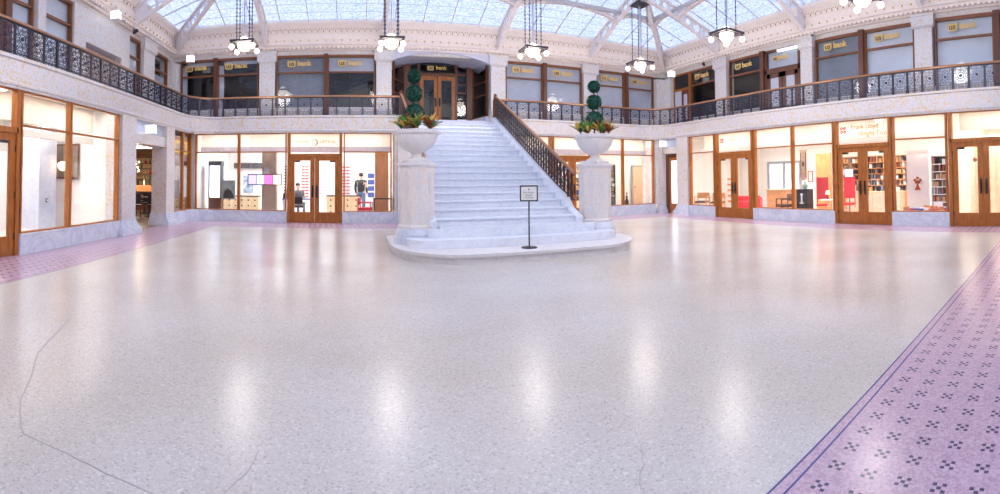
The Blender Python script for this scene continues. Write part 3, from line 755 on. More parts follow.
# ------------------------------------------------------------------ staircase
HR=.1655; NS=21
yk=lambda k:8.0+.362*k
st=root('staircase','white marble staircase rising from the curved slab to the bank entry','staircase')
def rounded(x0,x1,yf,yb,r,n=8,ry=None):
    ry=ry or r
    p=[(x0,yb)]
    p+=[(x0+r-r*math.cos(PI/2*i/n),yf+ry-ry*math.sin(PI/2*i/n)) for i in range(n+1)]
    p+=[(x1-r+r*math.sin(PI/2*i/n),yf+ry-ry*math.cos(PI/2*i/n)) for i in range(n+1)]
    p+=[(x1,yb)]; return p
m=MB(); m.prism(rounded(.76,5.84,7.92,10.9,1.2,12,1.5),0,.12); m.prism(rounded(.72,5.88,7.88,10.92,1.22,12,1.52),.12,.172); m.build('base_slab',LIME,st,label='curved pale stone base slab')
m=MB(); m.prism(rounded(1.0,5.46,8.62,9.13,.4,8),.172,.334); m.prism([(1.75,9.12),(4.82,9.12),(4.82,10.6),(1.75,10.6)],.172,.334); m.build('step',MARBS,st)
m=MB(); m.prism(rounded(1.42,5.02,8.95,9.14,.12,6),.31,.498); m.prism([(1.70,9.1),(4.86,9.1),(4.86,11),(1.70,11)],.31,.498); m.build('step',MARBS,st)
for k in range(4,NS+1):
    z=HR*k; y0=yk(k); m=MB(); y1=min(y0+.42,15.75) if k<NS else 16.6
    m.box(1.62,4.76,y0+.02,y1,z-HR-.03,z-.035); m.box(1.62,4.76,y0-.022,y1,z-.035,z); m.build('step',MARBS,st,bevel=.006)
# solid body and stringers
for x0,x1 in ((1.46,1.64),(4.74,4.92)):
    pts=[(9.35,0.17),(9.35,.62),(9.8,.80)]+[(yk(k),HR*k+.14) for k in range(6,NS+1)]+[(15.87,3.63),(15.87,0)]
    m=MB(); m.uprism(pts,x0,x1); m.build('stringer',MARBS,st,bevel=.01)
m=MB(); m.uprism([(9.6,.0),(9.6,.45),(15.6,3.2),(16.5,3.3),(16.5,0)],1.6,4.78); m.build('stair_core',MARBS,st)
def stair_rail(x,label,sgn):
    r=root('stair_railing',label,'railing')
    def xz(t):  # t: distance toward the viewer from the top
        y=15.7-t
        k=(y-8)/.362; zn=HR*k
        xx=x+ (sgn*.10*max(0,(t-5.2)) if t>5.2 else 0)
        zt=zn+.86
        if t<.25: zt=4.33-(.25-t)*.0-(t)*.25
        if t>5.2: zt-= (t-5.2)*.10
        return xx,y,zn+.16,zt
    T0=5.95; n=20; hp=[]
    for i in range(40):
        t=T0*i/39; xx,y,zb,zt=xz(t); hp.append((xx,y,zt))
    m=MB(); m.tube(hp,.04,8); m.build('handrail',COPPER,r,smooth=True)
    m=MB(); m.tube([(a_,b_,c_-.05) for a_,b_,c_ in hp],.012,4); m.tube([(a_,b_,xz(15.7-b_)[2]) for a_,b_,c_ in hp],.018,4); m.build('bottom_rail',IRON,r)
    xx,y,zb,zt=xz(0.02); m=MB(); m.box(x-.05,x+.05,y-.05,y+.05,3.6,4.38); m.sph((x,y,4.40),.055,10,6); m.build('newel',WOODD,r)
    k=34
    for i in range(k):
        t=.22+(T0-.35)*i/(k-1); xx,y,zb,zt=xz(t)
        m=MB()
        big=(i%4==0)
        w=.02 if big else .011
        m.box(xx-w,xx+w,y-w,y+w,zb-.06,zt-.03)
        if not big: 
            m.box(xx-.009,xx+.009,y-.045,y-.033,zb-.05,zt-.03); m.box(xx-.009,xx+.009,y+.033,y+.045,zb-.05,zt-.05)
        h=zt-zb
        for q in (.18,.5,.82):
            m.ring((xx,y,zb+h*q),.066,.050,.014,10,'yz')
        for q in (.34,.66):
            m.ring((xx,y,zb+h*q),.04,.022,.016,8,'yz'); 
        # scroll toward the next baluster
        m.tube([(xx,y+.06,zb+h*.25),(xx,y+.13,zb+h*.38),(xx,y+.10,zb+h*.5),(xx,y+.15,zb+h*.62),(xx,y+.07,zb+h*.78)],.009,4)
        m.build('baluster',IRON,r)
    return r
stair_rail(4.83,'dark iron scrollwork stair railing on the right of the steps',1)
stair_rail(1.55,'dark iron stair railing on the left, mostly hidden by the left urn',-1)
# ------------------------------------------------------------------ pedestals, urns, plants
def pedestal():
    r=root('pedestal','','pedestal')
    m=MB(); o8=PI/8
    q=1/math.cos(o8)
    m.lathe([(.45*q,0),(.45*q,.12),(.43*q,.13),(.43*q,.19),(.40*q,.26),(.375*q,.30)],n=8,rot=o8); m.build('foot',MARB,r)
    m=MB(); m.lathe([(.375*q,.30),(.375*q,.34),(.36*q,.36),(.345*q,.38),(.345*q,1.46),(.36*q,1.50)],n=8,rot=o8); m.build('shaft',LIMEM,r)
    m=MB(); m.lathe([(.36*q,1.50),(.375*q,1.52),(.39*q,1.54),(.39*q,1.585)],n=8,rot=o8); m.build('cap',LIME,r)
    for k in range(8):
        a_=PI*k/4
        m=MB(); c,s=math.cos(a_),math.sin(a_)
        m.cb((c*.347,s*.347,.92),(.012,.03,.98),a_); 
        for zz in (1.30,1.1,.55): m.cb((c*.349,s*.349,zz),(.012,.13,.10),a_); m.cb((c*.351,s*.351,zz),(.016,.07,.16),a_)
        m.build('relief',LIME,r)
    return r
def urn():
    r=root('urn','','urn')
    m=MB(); q=math.sqrt(2)
    m.box(-.24,.24,-.24,.24,0,.07); m.build('plinth',LIME,r,bevel=.008)
    m=MB(); m.lathe([(.2,.07),(.19,.10),(.11,.14),(.095,.19),(.13,.22),(.24,.27),(.34,.35),(.40,.45),(.425,.54),(.43,.57)],n=32); m.build('bowl',LIME,r,smooth=True)
    m=MB(); o8=PI/8
    m.lathe([(.42,.55),(.46,.575),(.50,.60),(.505,.66),(.48,.67),(.46,.67),(.44,.60),(.3,.60)],n=8,rot=o8); m.build('rim',LIME,r,bevel=.006)
    m=MB(); m.lathe([(.43,.60),(.43,.63),(.2,.65)],n=24); m.build('soil',SOIL,r)
    return r
def topiary(seed):
    rr=random.Random(seed)
    r=root('topiary','','topiary plant')
    m=MB(); m.tube([(0,0,0),(.01,0,.4),(-.01,.005,.8),(0,0,1.2)],[.02,.018,.014,.01],8); m.build('stem',WOODD,r)
    for zc,rad in ((.38,.215),(.80,.175),(1.16,.135)):
        m=MB(); m.sph((0,0,zc),rad*.86,14,10)
        for i in range(420):
            u=rr.uniform(-1,1); t=rr.uniform(0,2*PI); s=math.sqrt(1-u*u); d=Vector((s*math.cos(t),s*math.sin(t),u))
            tan=d.orthogonal(); tan.rotate(Matrix.Rotation(rr.uniform(0,6.28),3,d)); 
            m.leaf(Vector((0,0,zc))+d*rad*.84,(d*.9+tan*.8),.055,.035,.1)
        m.build('leaf_ball',GREENL,r,recalc=False)
    return r
def croton(seed):
    rr=random.Random(seed); r=root('croton_plant','','plant')
    m=MB(); m.tube([(0,0,0),(0,0,.12)],.015,6); m.build('stem',WOODD,r)
    m=MB()
    for i in range(20):
        t=2*PI*i/20*2.6+rr.uniform(-.2,.2); el=rr.uniform(.5,1.35); m.mi=rr.choice([0,0,1,1,2])
        d=(math.cos(t)*math.cos(el),math.sin(t)*math.cos(el),math.sin(el)); m.leaf((0,0,.06+.05*rr.random()),d,rr.uniform(.26,.38),rr.uniform(.08,.12),.18)
    m.build('leaves',[CROTG,CROTY,CROTR],r,recalc=False)
    return r
PX=[(1.27,9.62,'left'),(5.33,9.55,'right')]
p0=pedestal(); u0=urn(); cr0=None
for i,(x,y,sd) in enumerate(PX):
    p=p0 if i==0 else dup(p0,(x,y,.172)); p.location=(x,y,.172+(.16)); p['label']='pale octagonal stone pedestal at the %s end of the bottom steps'%sd
    p.location=(x,y,.172)
    p.scale=(1,1,1.025)
    u=u0 if i==0 else dup(u0,(0,0,0)); u.location=(x,y,.331+1.585*.925); u.rotation_euler=(0,0,R(8) if i==0 else R(25)); u['label']='wide pale stone urn on the %s pedestal'%sd
    zb=.331+1.585*.925+.64
    t=topiary(3+i); t.location=(x+(-.05 if i==0 else .0),y,zb); t['label']='three-ball green topiary growing in the %s urn'%sd
    places=[(-.28,-.2),(-.02,-.32),(.26,-.22),(.3,.12),(-.3,.12),(0,.3)]
    where=['front left','front','front right','right','left','back']
    for k,(dx,dy) in enumerate(places):
        c=croton(20+k) if i==0 else None
        if i==0:
            if k==0: CRS=[]
            CRS.append(c)
        else: c=dup(CRS[k],(0,0,0))
        c.location=(x+dx,y+dy,zb-.0); c['label']='yellow-green croton plant at the %s of the %s urn'%(where[k],sd); c['group']='croton plants in the urns'
# ------------------------------------------------------------------ sign stand
r=root('sign_stand','black notice stand with framed white sign on the bottom step','sign stand',(3.20,8.28,.172),R(-18))
m=MB(); m.lathe([(.15,0),(.15,.012),(.14,.02),(.03,.03)],n=28); m.build('base',BLACK,r)
m=MB(); m.tube([(0,0,.02),(0,0,.88)],.014,8); m.build('pole',BLACK,r)
m=MB(); w,h=.34,.30; z0=.87
m.box(-w/2,w/2,-.012,.012,z0,z0+.022); m.box(-w/2,w/2,-.012,.012,z0+h-.022,z0+h); m.box(-w/2,-w/2+.022,-.012,.012,z0,z0+h); m.box(w/2-.022,w/2,-.012,.012,z0,z0+h); m.box(-w/2+.01,w/2-.01,.004,.010,z0+.01,z0+h-.01)
q=m.build('frame',BLACK,r)
m=MB(); m.box(-w/2+.02,w/2-.02,-.004,.003,z0+.02,z0+h-.02); q2=m.build('sign_sheet',WHITE,r)
for tx,zz,sz in (('No Visitors',.165,.042),('Beyond',.115,.042),('This Point',.07,.042)): text(tx,'lettering',q2,DARKG,sz,(0,-.008,z0+zz),(R(90),0,0),ext=.001)
m=MB(); m.ring((0,-.008,z0+.225),.014,0,.004,10); m.build('emblem',DARKG,q2)
# ------------------------------------------------------------------ ground-floor shopfronts
ZB,ZTR,ZT=.38,2.40,3.06
def shopwin(T,a,b,label,sign=None,rot=None,name=None,ledge=True,split=None):
    r=root(nextw(),label,'window',kind='structure')
    m=MB(T); w=.045
    e=.0015*(wn[0]%7)
    m.box(a+.001,a+w,-.04-e,.08+e,ZB,ZT); m.box(b-w,b-.001,-.04-e,.08+e,ZB,ZT); m.box(a,b,-.02,.05,ZTR-.02,ZTR+.02); m.box(a,b,-.02,.06,ZT-.04,ZT); m.box(a,b,-.03,.07,ZB,ZB+.03)
    if split: m.box(split-w,split+w,-.04,.08,ZB,ZT)
    m.build('window_frame',WOOD,r)
    g=MB(T); g.box(a+w,b-w,.0,.01,ZB+.03,ZTR-.02); g.box(a+w,b-w,.0,.01,ZTR+.02,ZT-.04); g.build('glass',PANE,r)
    return r
dn=[3]
def shopdoor(T,a,b,label,rot):
    dn[0]+=1; r=root('door_%d'%dn[0],label,'door',kind='structure')
    m=MB(T); w=.05; H=2.24
    m.box(a-w,a+w,-.06,.09,0,ZT); m.box(b-w,b+w,-.06,.09,0,ZT); m.box(a,b,-.06,.09,H,H+.10); m.box(a,b,-.02,.06,ZT-.04,ZT); m.box(a,b,-.02,.06,0,.02)
    m.build('door_frame',WOOD,r)
    g=MB(T); g.box(a+w,b-w,0,.01,H+.1,ZT-.04); g.build('transom_glass',PANE,r)
    mid=(a+b)/2
    for k,(x0,x1) in enumerate(((a+w,mid-.004),(mid+.004,b-w))):
        m=MB(T); sw=.15; d0_,d1_=-.03,.03
        m.box(x0,x0+sw,d0_,d1_,.02,H); m.box(x1-sw,x1,d0_,d1_,.02,H); m.box(x0+sw-.01,x1-sw+.01,d0_+.002,d1_-.002,H-.14,H); m.box(x0+sw-.01,x1-sw+.01,d0_+.002,d1_-.002,.02,.36)
        q=m.build('door_leaf',WOOD,r)
        m=MB(T); m.box(x0+sw,x1-sw,-.006,.006,.36,H-.14); m.build('door_glass',PANE,q)
        hx=(x1-.07) if k==0 else (x0+.07)
        m=MB(T); m.box(hx-.028,hx+.028,-.045,-.03,.86,1.26); m.tube([(hx,-.04,.92),(hx,-.09,.95),(hx,-.09,1.17),(hx,-.04,1.2)],.012,6); m.build('door_handle',BLACK,q)
        m=MB(T); 
        hx=x0 if k==0 else x1
        for z in (.35,1.1,1.95): m.box(hx-.018,hx+.018,-.042,-.02,z-.06,z+.06)
        m.build('hinge',BLACK,q)
        m=MB(T); cxm=(x0+x1)/2; m.box((hx+cxm)/2-.12,(hx+cxm)/2+.12,.03,.07,H-.19,H-.14); m.build('door_closer',BLACK,q)
    return r
# left wall
shopdoor(TL,4.78,6.56,'wooden double shop door at the left edge of picture',ROTL)
shopwin(TL,6.66,8.29,'left shop window beside the wooden door at picture edge')
shopwin(TL,8.29,10.43,'wide left shop window between two posts, beside the café passage')
shopwin(TL,2.6,4.7,'left shop window beyond the picture edge')
shopwin(TL,14.1,15.75,'narrow left corner shop window with a middle post',split=15.0)
# back wall
shopwin(TB,-5.6,-4.0,'back optician window nearest the left corner')
shopwin(TB,-4.0,-2.32,'back optician window left of its double door')
d=shopdoor(TB,-2.24,-.47,'wooden double door of the optician left of the stair',ROTB)
text('DEANK','lettering',d,GOLDB,.14,TB(-1.78,-.02,2.74),ROTB,ext=.003); text('OPTICAL','lettering',d,GOLDB,.14,TB(-.90,-.02,2.74),ROTB,ext=.003)
m=MB(TB); m.ring((-1.36,-.02,2.72),.10,.085,.008,20); m.vprism([(-1.36+.10*math.cos(R(t)),2.72+.12*math.sin(R(t))) for t in range(-70,71,14)]+[(-1.36+.07*math.cos(R(t)),2.72+.10*math.sin(R(t))) for t in range(70,-71,-14)],-.022,-.014); m.build('emblem',REDP,d,label='thin red crescent emblem')
shopwin(TB,-.38,1.25,'back optician window right of its double door, beside the stair')
shopwin(TB,5.45,7.02,'back shop window hidden behind the stair railing')
shopdoor(TB,7.12,8.72,'wooden double door seen through the stair railing',ROTB)
shopwin(TB,8.8,10.19,'back shop window just right of the right urn')
shopwin(TB,10.19,11.72,'back shop window nearest the right corner')
# right wall
shopwin(TR,12.6,14.0,'right shop window nearest the right corner passage')
d=shopdoor(TR,10.72,12.5,'wooden double door right wall, first from the right corner',ROTR)
m=MB(TR)
def curls(m,s,z,k=1.0):
    for a_,b_ in ((1,1),(1,-1),(-1,1),(-1,-1)): m.ring((s+a_*.045*k,-.02,z+b_*.045*k),.042*k,.014*k,.008,10)
curls(m,12.2,2.76); m.build('emblem',REDP,d,label='red four-curl emblem'); text('SPACE','lettering',d,GOLDB,.12,TR(11.7,-.02,2.76),ROTR,ext=.003)
shopwin(TR,9.02,10.64,'right shop window with the grey glazed inner door behind')
shopwin(TR,7.47,9.02,'right gift shop window with red chairs behind')
d=shopdoor(TR,5.6,7.38,'wooden double door of the gift shop under gold lettering',ROTR)
m=MB(TR); curls(m,7.12,2.76,1.15); m.build('emblem',REDP,d,label='red four-curl square emblem')
text('Frank Lloyd','lettering',d,GOLDB,.19,TR(6.4,-.02,2.83),ROTR,ext=.003,bold=.002); text('Wright Trust','lettering',d,GOLDB,.19,TR(6.12,-.02,2.62),ROTR,ext=.003,bold=.002)
shopwin(TR,3.92,5.52,'right gift shop window with books on its ledge')
shopdoor(TR,2.02,3.82,'wooden double door at the right edge of picture',ROTR)
shopwin(TR,.2,1.94,'right shop window beyond the picture edge')
# marble bases
def base(T,ranges,name,label,front=-.09):
    m=MB(T)
    for a_,b_ in ranges: m.box(a_,b_,front,.12,0,ZB-.02); m.box(a_,b_,front-.015,.14,ZB-.03,ZB)
    o=m.build(name,MARB); return tag(o,label,'base board',kind='structure')
base(TL,[(6.62,10.48),(2.5,4.72),(14.05,15.8)],'baseboard_left','white-blue marble base under the left shop windows')
base(TB,[(-5.7,-2.3),(-.42,1.3),(5.4,7.06),(8.77,11.75)],'baseboard_back','white-blue marble base under the back shop windows')
base(TR,[(12.55,14.05),(7.43,10.67),(3.87,5.55),(.1,1.97)],'baseboard_right','white-blue marble base under the right shop windows')
# rounded marble base piece in left corner
m=MB(); p=arc(XL+.09+1.0,YB-.09-1.0,1.0,180,90,8); m.sweep(p,[(0,0),(0,.38),(.12,.38),(.12,0)]); m.build('corner_base',MARB,bpy.data.objects['baseboard_left'])
# ground piers
def pier(m,s0,s1,d0,d1,foot=True):
    m.box(s0,s1,d0,d1,.36,3.06)
def foot(m,s0,s1,d0,d1):
    for k,(e,z0,z1) in enumerate(((.14,0,.12),(.11,.12,.17),(.07,.17,.24),(.04,.24,.31),(.015,.31,.38))): m.box(s0-e,s1+e,d0-e,d1+e*.0,z0,z1)
m=MB(TL); pier(m,10.5,11.28,-.1,.38); pier(m,13.38,14.04,-.1,.40); m.box(11.28,13.38,-.02,.34,2.42,2.72); m.box(YF,2.5,0,.3,0,3.06); o=m.build('wall_left',PIERM); tag(o,'pale mosaic piers and lintel around the left café passage','wall',kind='structure')
m=MB(TL); foot(m,10.5,11.28,-.1,.42); foot(m,13.38,14.04,-.1,.44); m.build('pier_foot',MARB,o)
m=MB(TL); m.box(11.28,13.38,.05,.4,2.72,3.06); m.build('overdoor_panel',BLUEG,o)
m=MB(TB); pier(m,1.35,1.9,-.02,.6); pier(m,4.85,5.4,-.02,.6); pier(m,11.78,12.1,-.05,.9); m.box(-5.74,-5.64,0,.1,0,3.06); o=m.build('wall_back',PIERM); tag(o,'pale mosaic piers of the lower back wall beside the stair','wall',kind='structure')
m=MB(TB); foot(m,1.35,1.9,-.02,.5); foot(m,4.85,5.4,-.02,.5); m.build('pier_foot',MARB,o)
m=MB(TR); pier(m,14.05,14.72,-.1,.14); pier(m,15.74,16.0,-.05,.4); m.box(14.72,15.72,-.02,.5,2.45,2.72); m.box(YF,.15,0,.3,0,3.06); o=m.build('wall_right',PIERM); tag(o,'pale mosaic piers and lintel of the right corner doorway','wall',kind='structure')
m=MB(TR); foot(m,14.05,14.72,-.1,.13); foot(m,15.76,15.96,-.1,.3); m.build('pier_foot',MARB,o)
m=MB(TR); m.box(14.72,15.72,.05,.4,2.72,3.06); m.build('overdoor_panel',BLUEG,o)
dn[0]+=1; r=root('door_%d'%dn[0],'single wooden door with tall glass in the right corner doorway','door',kind='structure')
m=MB(TR); m.box(14.74,15.72,.13,.22,2.3,2.45); m.box(15.52,15.72,.13,.22,0,2.3); m.box(14.74,14.82,.13,.22,0,2.3); m.build('door_frame',WOODD,r)
m=MB(TR); m.box(14.82,14.94,.15,.2,.02,2.3); m.box(15.40,15.52,.15,.2,.02,2.3); m.box(14.94,15.40,.152,.198,.02,.4); m.box(14.94,15.40,.152,.198,2.16,2.3); q=m.build('door_leaf',WOOD,r)
m=MB(TR); m.box(14.94,15.40,.17,.18,.4,2.16); m.build('door_glass',LITW,q,label='self-glowing frosted door glass')  # pane emits by itself to imitate light coming through
# ------------------------------------------------------------------ shop shells
def room(name,x0,x1,y0,y1,label,open_,wallm=SHOPW,ceilm=SHOPC,z1=3.2,floorm=CARPET):
    t=.03
    for k,bx,w in (('W',(x0-t,x0,y0,y1,0,z1),'left'),('E',(x1,x1+t,y0,y1,0,z1),'right'),('N',(x0-t,x1+t,y1,y1+t,0,z1),'back'),('S',(x0-t,x1+t,y0-t,y0,0,z1),'front')):
        if k in open_: continue
        m=MB(); m.box(*bx); o=m.build(name+'_'+w,wallm); tag(o,label+', %s side'%w,'wall',kind='structure')
    m=MB(); m.box(x0,x1,y0,y1,z1-.02,z1+.015); o=m.build(name.replace('wall_','ceiling_'),ceilm); tag(o,'ceiling over the '+label,'ceiling',kind='structure')
    m=MB(); m.box(x0,x1,y0,y1,.0,.012); o=m.build(name.replace('wall_','floor_'),floorm); tag(o,'floor inside the '+label,'floor',kind='structure')
room('wall_optician',-5.7,1.35,YB+.15,20.9,'white optician shop walls behind the back windows','S')
room('wall_backshop',5.4,16.0,YB+.15,20.7,'white shop walls behind the right back windows','S')
room('wall_leftshop',-9.2,XL-.15,2.6,10.6,'white left shop walls behind frosted windows','E')
room('wall_cafe',-13.5,XL-.15,11.3,23,'café walls through the left passage','E',SHOPT,SHOPT,2.9,plain('cafe_floor',(.12,.08,.06),.35))
room('wall_rightshop',XR+.18,16.9,3.9,15.9,'white walls of the right shops','W')
room('wall_edgeshop',XR+.15,16.5,.2,3.82,'cream walls of the shop at the right edge','W',WHITEW)
# soffit bands just inside the transoms
m=MB(TB); m.box(-5.6,1.3,.55,.7,2.42,2.62); m.box(5.45,11.7,.55,.7,2.42,2.62); o=m.build('trim_3',plain('mauve_soffit',(.52,.46,.50),.7)); tag(o,'mauve soffit band inside the back shop transoms','soffit band',kind='structure')
m=MB(TR); m.box(9.1,14.0,.55,.7,2.42,2.60); m.box(3.95,8.98,.55,.7,2.42,2.60); o=m.build('trim_4',WHITEW); tag(o,'white soffit band inside the right shop transoms','soffit band',kind='structure')
m=MB(TL); m.box(2.7,10.4,.7,.85,2.30,2.46); o=m.build('trim_5',WHITEW); tag(o,'white soffit band inside the left shop transoms','soffit band',kind='structure')
for T,a_,b_,lab in ((TB,-5.62,1.3,'cream cove bulkhead inside the optician transoms'),(TB,5.45,11.75,'cream cove bulkhead inside the right back transoms'),(TR,3.95,14.0,'cream cove bulkhead inside right shop transoms'),(TR,.25,3.78,'cream cove bulkhead at the right edge shop'),(TL,2.65,10.45,'cream cove bulkhead inside the left shop transoms')):
    m=MB(T); m.box(a_,b_,.74,.78,2.60,3.17); o=m.build(trimn(),SHOPC); tag(o,lab,'bulkhead',kind='structure')
    k=max(1,round((b_-a_)/2.4))
    for i in range(k):
        s_=a_+(b_-a_)*(i+.5)/k; L=bpy.data.lights.new('cove_lamp','AREA'); L.shape='RECTANGLE'; L.size=(b_-a_)/k*.9; L.size_y=.06; L.energy=5.5*(b_-a_)/k; L.color=(1,.92,.82)
        q=bpy.data.objects.new('cove_lamp',L); COL.objects.link(q); q.parent=o; q.location=T(s_,.30,3.14)
        if T is not TB: q.rotation_euler=(0,0,R(90))
        hm=MB(T); hm.box(s_-(b_-a_)/k*.46,s_+(b_-a_)/k*.46,.26,.34,3.145,3.175); hm.build('cove_light_housing',WHITE,o)
LN=[0]
def arealight(x,y,z,sx,sy,e,c,lab):
    r=root('ceiling_light',lab,'ceiling light',(x,y,z))
    r['group']='shop ceiling lights'
    m=MB(); m.box(-sx/2-.03,sx/2+.03,-sy/2-.03,sy/2+.03,-.02,.03); m.build('housing',WHITE,r)
    L=bpy.data.lights.new('panel_lamp','AREA'); L.shape='RECTANGLE'; L.size=sx; L.size_y=sy; L.energy=e*.55; L.color=c
    o=bpy.data.objects.new('lamp',L); COL.objects.link(o); o.parent=r; o.location=(0,0,-.03)
    m=MB(); m.box(-sx/2,sx/2,-sy/2,sy/2,-.026,-.02); m.build('diffuser',PANEL,r)
WC=(1,.90,.78); CC=(.98,.97,1.0)
for x,y,sx,sy,e,c,lab in [
 (-4.2,17.7,1.2,1.2,85,CC,'square ceiling panel over the optician drawers'),(-1.4,17.7,1.2,1.2,85,CC,'square ceiling panel inside the optician door'),(-2.6,19.6,3,.6,85,CC,'long ceiling panel at the optician back'),(.3,18.6,1.2,1.2,70,CC,'square ceiling panel over the optician red chair'),
 (7,18,1.4,1.2,95,WC,'ceiling panel in back shop behind stair'),(10,18,1.4,1.2,95,WC,'ceiling panel in back shop near right corner'),(13.5,19,1.4,1.0,85,WC,'ceiling panel over pale slab door'),
 (-7.2,8.6,1.2,1.6,85,(1,.93,.86),'ceiling panel in left shop far bay'),(-7.2,5.6,1.2,1.6,85,(1,.93,.86),'ceiling panel in left shop near bay'),
 (14.2,12.6,1.4,1.4,100,WC,'ceiling panel over wooden armchairs'),(14.2,10.2,1.4,1.4,100,WC,'ceiling panel over reception desk'),
 (14.2,7.9,1.4,1.2,85,WC,'ceiling panel over gift shop red chairs'),(14.2,6.2,1.4,1.2,85,WC,'ceiling panel inside gift shop door'),(13.8,4.7,1.2,1.0,65,WC,'ceiling panel over gift shop books'),
 (14.2,3.0,1.4,1.2,95,WC,'ceiling panel at right edge shop'),(14.2,1.2,1.4,1.2,70,WC,'ceiling panel beyond right edge')]:
    arealight(x,y,3.13,sx,sy,e,c,lab)
arealight(-7.6,13.2,2.83,.8,.8,22,(1,.72,.45),'warm ceiling panel in café passage'); arealight(-9.5,18.5,2.83,1.6,1.6,60,(1,.7,.42),'warm ceiling panel over café bar')
arealight(-7.0,16.2,2.83,.5,.5,25,(1,.85,.6),'warm ceiling panel behind narrow corner window')
# under-balcony sources: lanterns
def lantern(loc,label,rod=0,wall=None):
    r=root('box_lantern',label,'lantern',loc); r['group']='white box lanterns'
    m=MB(); m.box(-.13,.13,-.09,.09,-.11,.11); m.build('lamp_box',LANT,r,bevel=.01)
    m=MB(); m.box(-.14,.14,-.1,.1,-.125,-.11); m.build('bottom_plate',WHITE,r)
    m=MB(); m.box(-.14,.14,-.1,.1,.11,.13)
    if rod: m.tube([(0,0,.13),(0,0,.13+rod)],.006,6); m.cb((0,0,.13+rod),(.08,.08,.03))
    if wall: m.cb((wall[0]*.4,wall[1]*.5,.12),(abs(wall[0])+.04,abs(wall[1])+.04,.025))
    m.build('bracket',WHITE,r)
lantern((-5.97,16.3,5.88),'white box lantern hanging on thin rod in upper left corner',1.3)
lantern((12.4,15.5,5.83),'white box lantern hanging on thin rod in upper right corner',1.3)
lantern((-6.6,11.75,6.12),'white box lantern under cornice above the left niche',.15)
lantern((-5.52,11.95,2.82),'white box lantern on the panel over café passage',0,(-.3,0))
lantern((11.86,15.45,2.86),'white box lantern over the right corner doorway',0,(.28,0))
# cctv cameras
def cctv(loc,aim,label,mat=BLACK):
    r=root('security_camera',label,'camera',loc,aim)
    m=MB(); m.lathe([(.04,0),(.04,.02)],n=12); m.tube([(0,0,0),(0,-.03,-.05)],.012,6); m.build('mount',DARKG,r)
    m=MB(); m.cb((0,-.10,-.08),(.08,.22,.08),0,R(-12)); m.build('body',mat,r,bevel=.01)
    m=MB(); m.lathe([(.035,0),(.035,.03)],n=12); o=m.build('lens',BLACK,r); o.rotation_euler=(R(78),0,0); o.location=(0,-.2,-.10)
cctv((-6.78,13.25,6.16),R(60),'small dark security camera on cornice of upper left wall')
cctv((13.1,14.2,6.16),R(-60),'small dark security camera on right cornice near the corner')
cctv((13.1,8.85,6.20),R(-60),'white-bodied security camera above the double door pier',WHITE)
r=root('light_strip','white fluorescent strip above the upper right double door','light',(13.22,9.95,5.93)); m=MB(); m.box(-.04,.04,-.5,.5,-.03,.03); m.build('tube',LANT,r); m=MB(); m.box(-.05,.08,-.52,.52,.03,.06); m.build('housing',WHITE,r)
# ------------------------------------------------------------------ furniture helpers
def armchair(loc,rz,label,frame=WOODO,seatm=DARKG,arm=True):
    r=root('armchair' if arm else 'side_chair',label,'chair',loc,rz)
    for x in (-.25,.25):
        for y in (-.22,.22):
            m=MB(); h=.42 if y<0 and not arm else (.64 if arm and y<0 else .78); m.box(x-.018,x+.018,y-.018,y+.018,0,h); m.build('leg',frame,r)
        if arm: m=MB(); m.box(x-.03,x+.03,-.24,.24,.62,.65); m.build('armrest',frame,r)
    m=MB(); m.box(-.26,.26,-.24,.24,.36,.40); m.build('seat_frame',frame,r)
    m=MB(); m.box(-.24,.24,-.23,.22,.40,.46); m.build('seat',seatm,r,bevel=.015)
    m=MB(); m.box(-.26,.26,.2,.24,.56,.80); m.build('backrest',frame if frame!=BLACK else seatm,r,bevel=.01)
    return r
def tallchair(loc,rz,label):
    r=root('tall_chair',label,'chair',loc,rz)
    m=MB(); m.box(-.2,.2,-.2,.2,.40,.47); m.build('seat',RED,r,bevel=.01)
    m=MB(); m.box(-.2,-.17,.16,.2,.3,1.38); m.box(.17,.2,.16,.2,.3,1.38); m.box(-.17,.17,.165,.195,.62,1.36); m.build('backrest',RED,r)
    for x in (-.18,.18):
        for y in (-.18,.18): m=MB(); m.box(x-.02,x+.02,y-.02,y+.02,0,.40); m.build('leg',WOODL,r)
    return r
def drawers(loc,rz,w,h,dp,label,rows=3,cols=4,top=BLACK,body=WOODL,knob=BLACK):
    r=root('drawer_cabinet',label,'cabinet',loc,rz)
    m=MB(); m.box(-w/2,w/2,0,dp,0,h-.03); m.build('body',body,r)
    m=MB(); m.box(-w/2-.02,w/2+.02,-.02,dp,h-.03,h); m.build('worktop',top,r)
    for i in range(cols):
        for j in range(rows):
            x0=-w/2+w*i/cols+.01; x1=-w/2+w*(i+1)/cols-.01; z0=.04+(h-.1)*j/rows+.008; z1=.04+(h-.1)*(j+1)/rows-.008
            m=MB(); m.box(x0,x1,-.015,.0,z0,z1); q=m.build('drawer',body,r)
            m=MB(); m.box((x0+x1)/2-.03,(x0+x1)/2+.03,-.04,-.015,(z0+z1)/2-.025,(z0+z1)/2+.025); m.build('knob',knob,q)
    return r
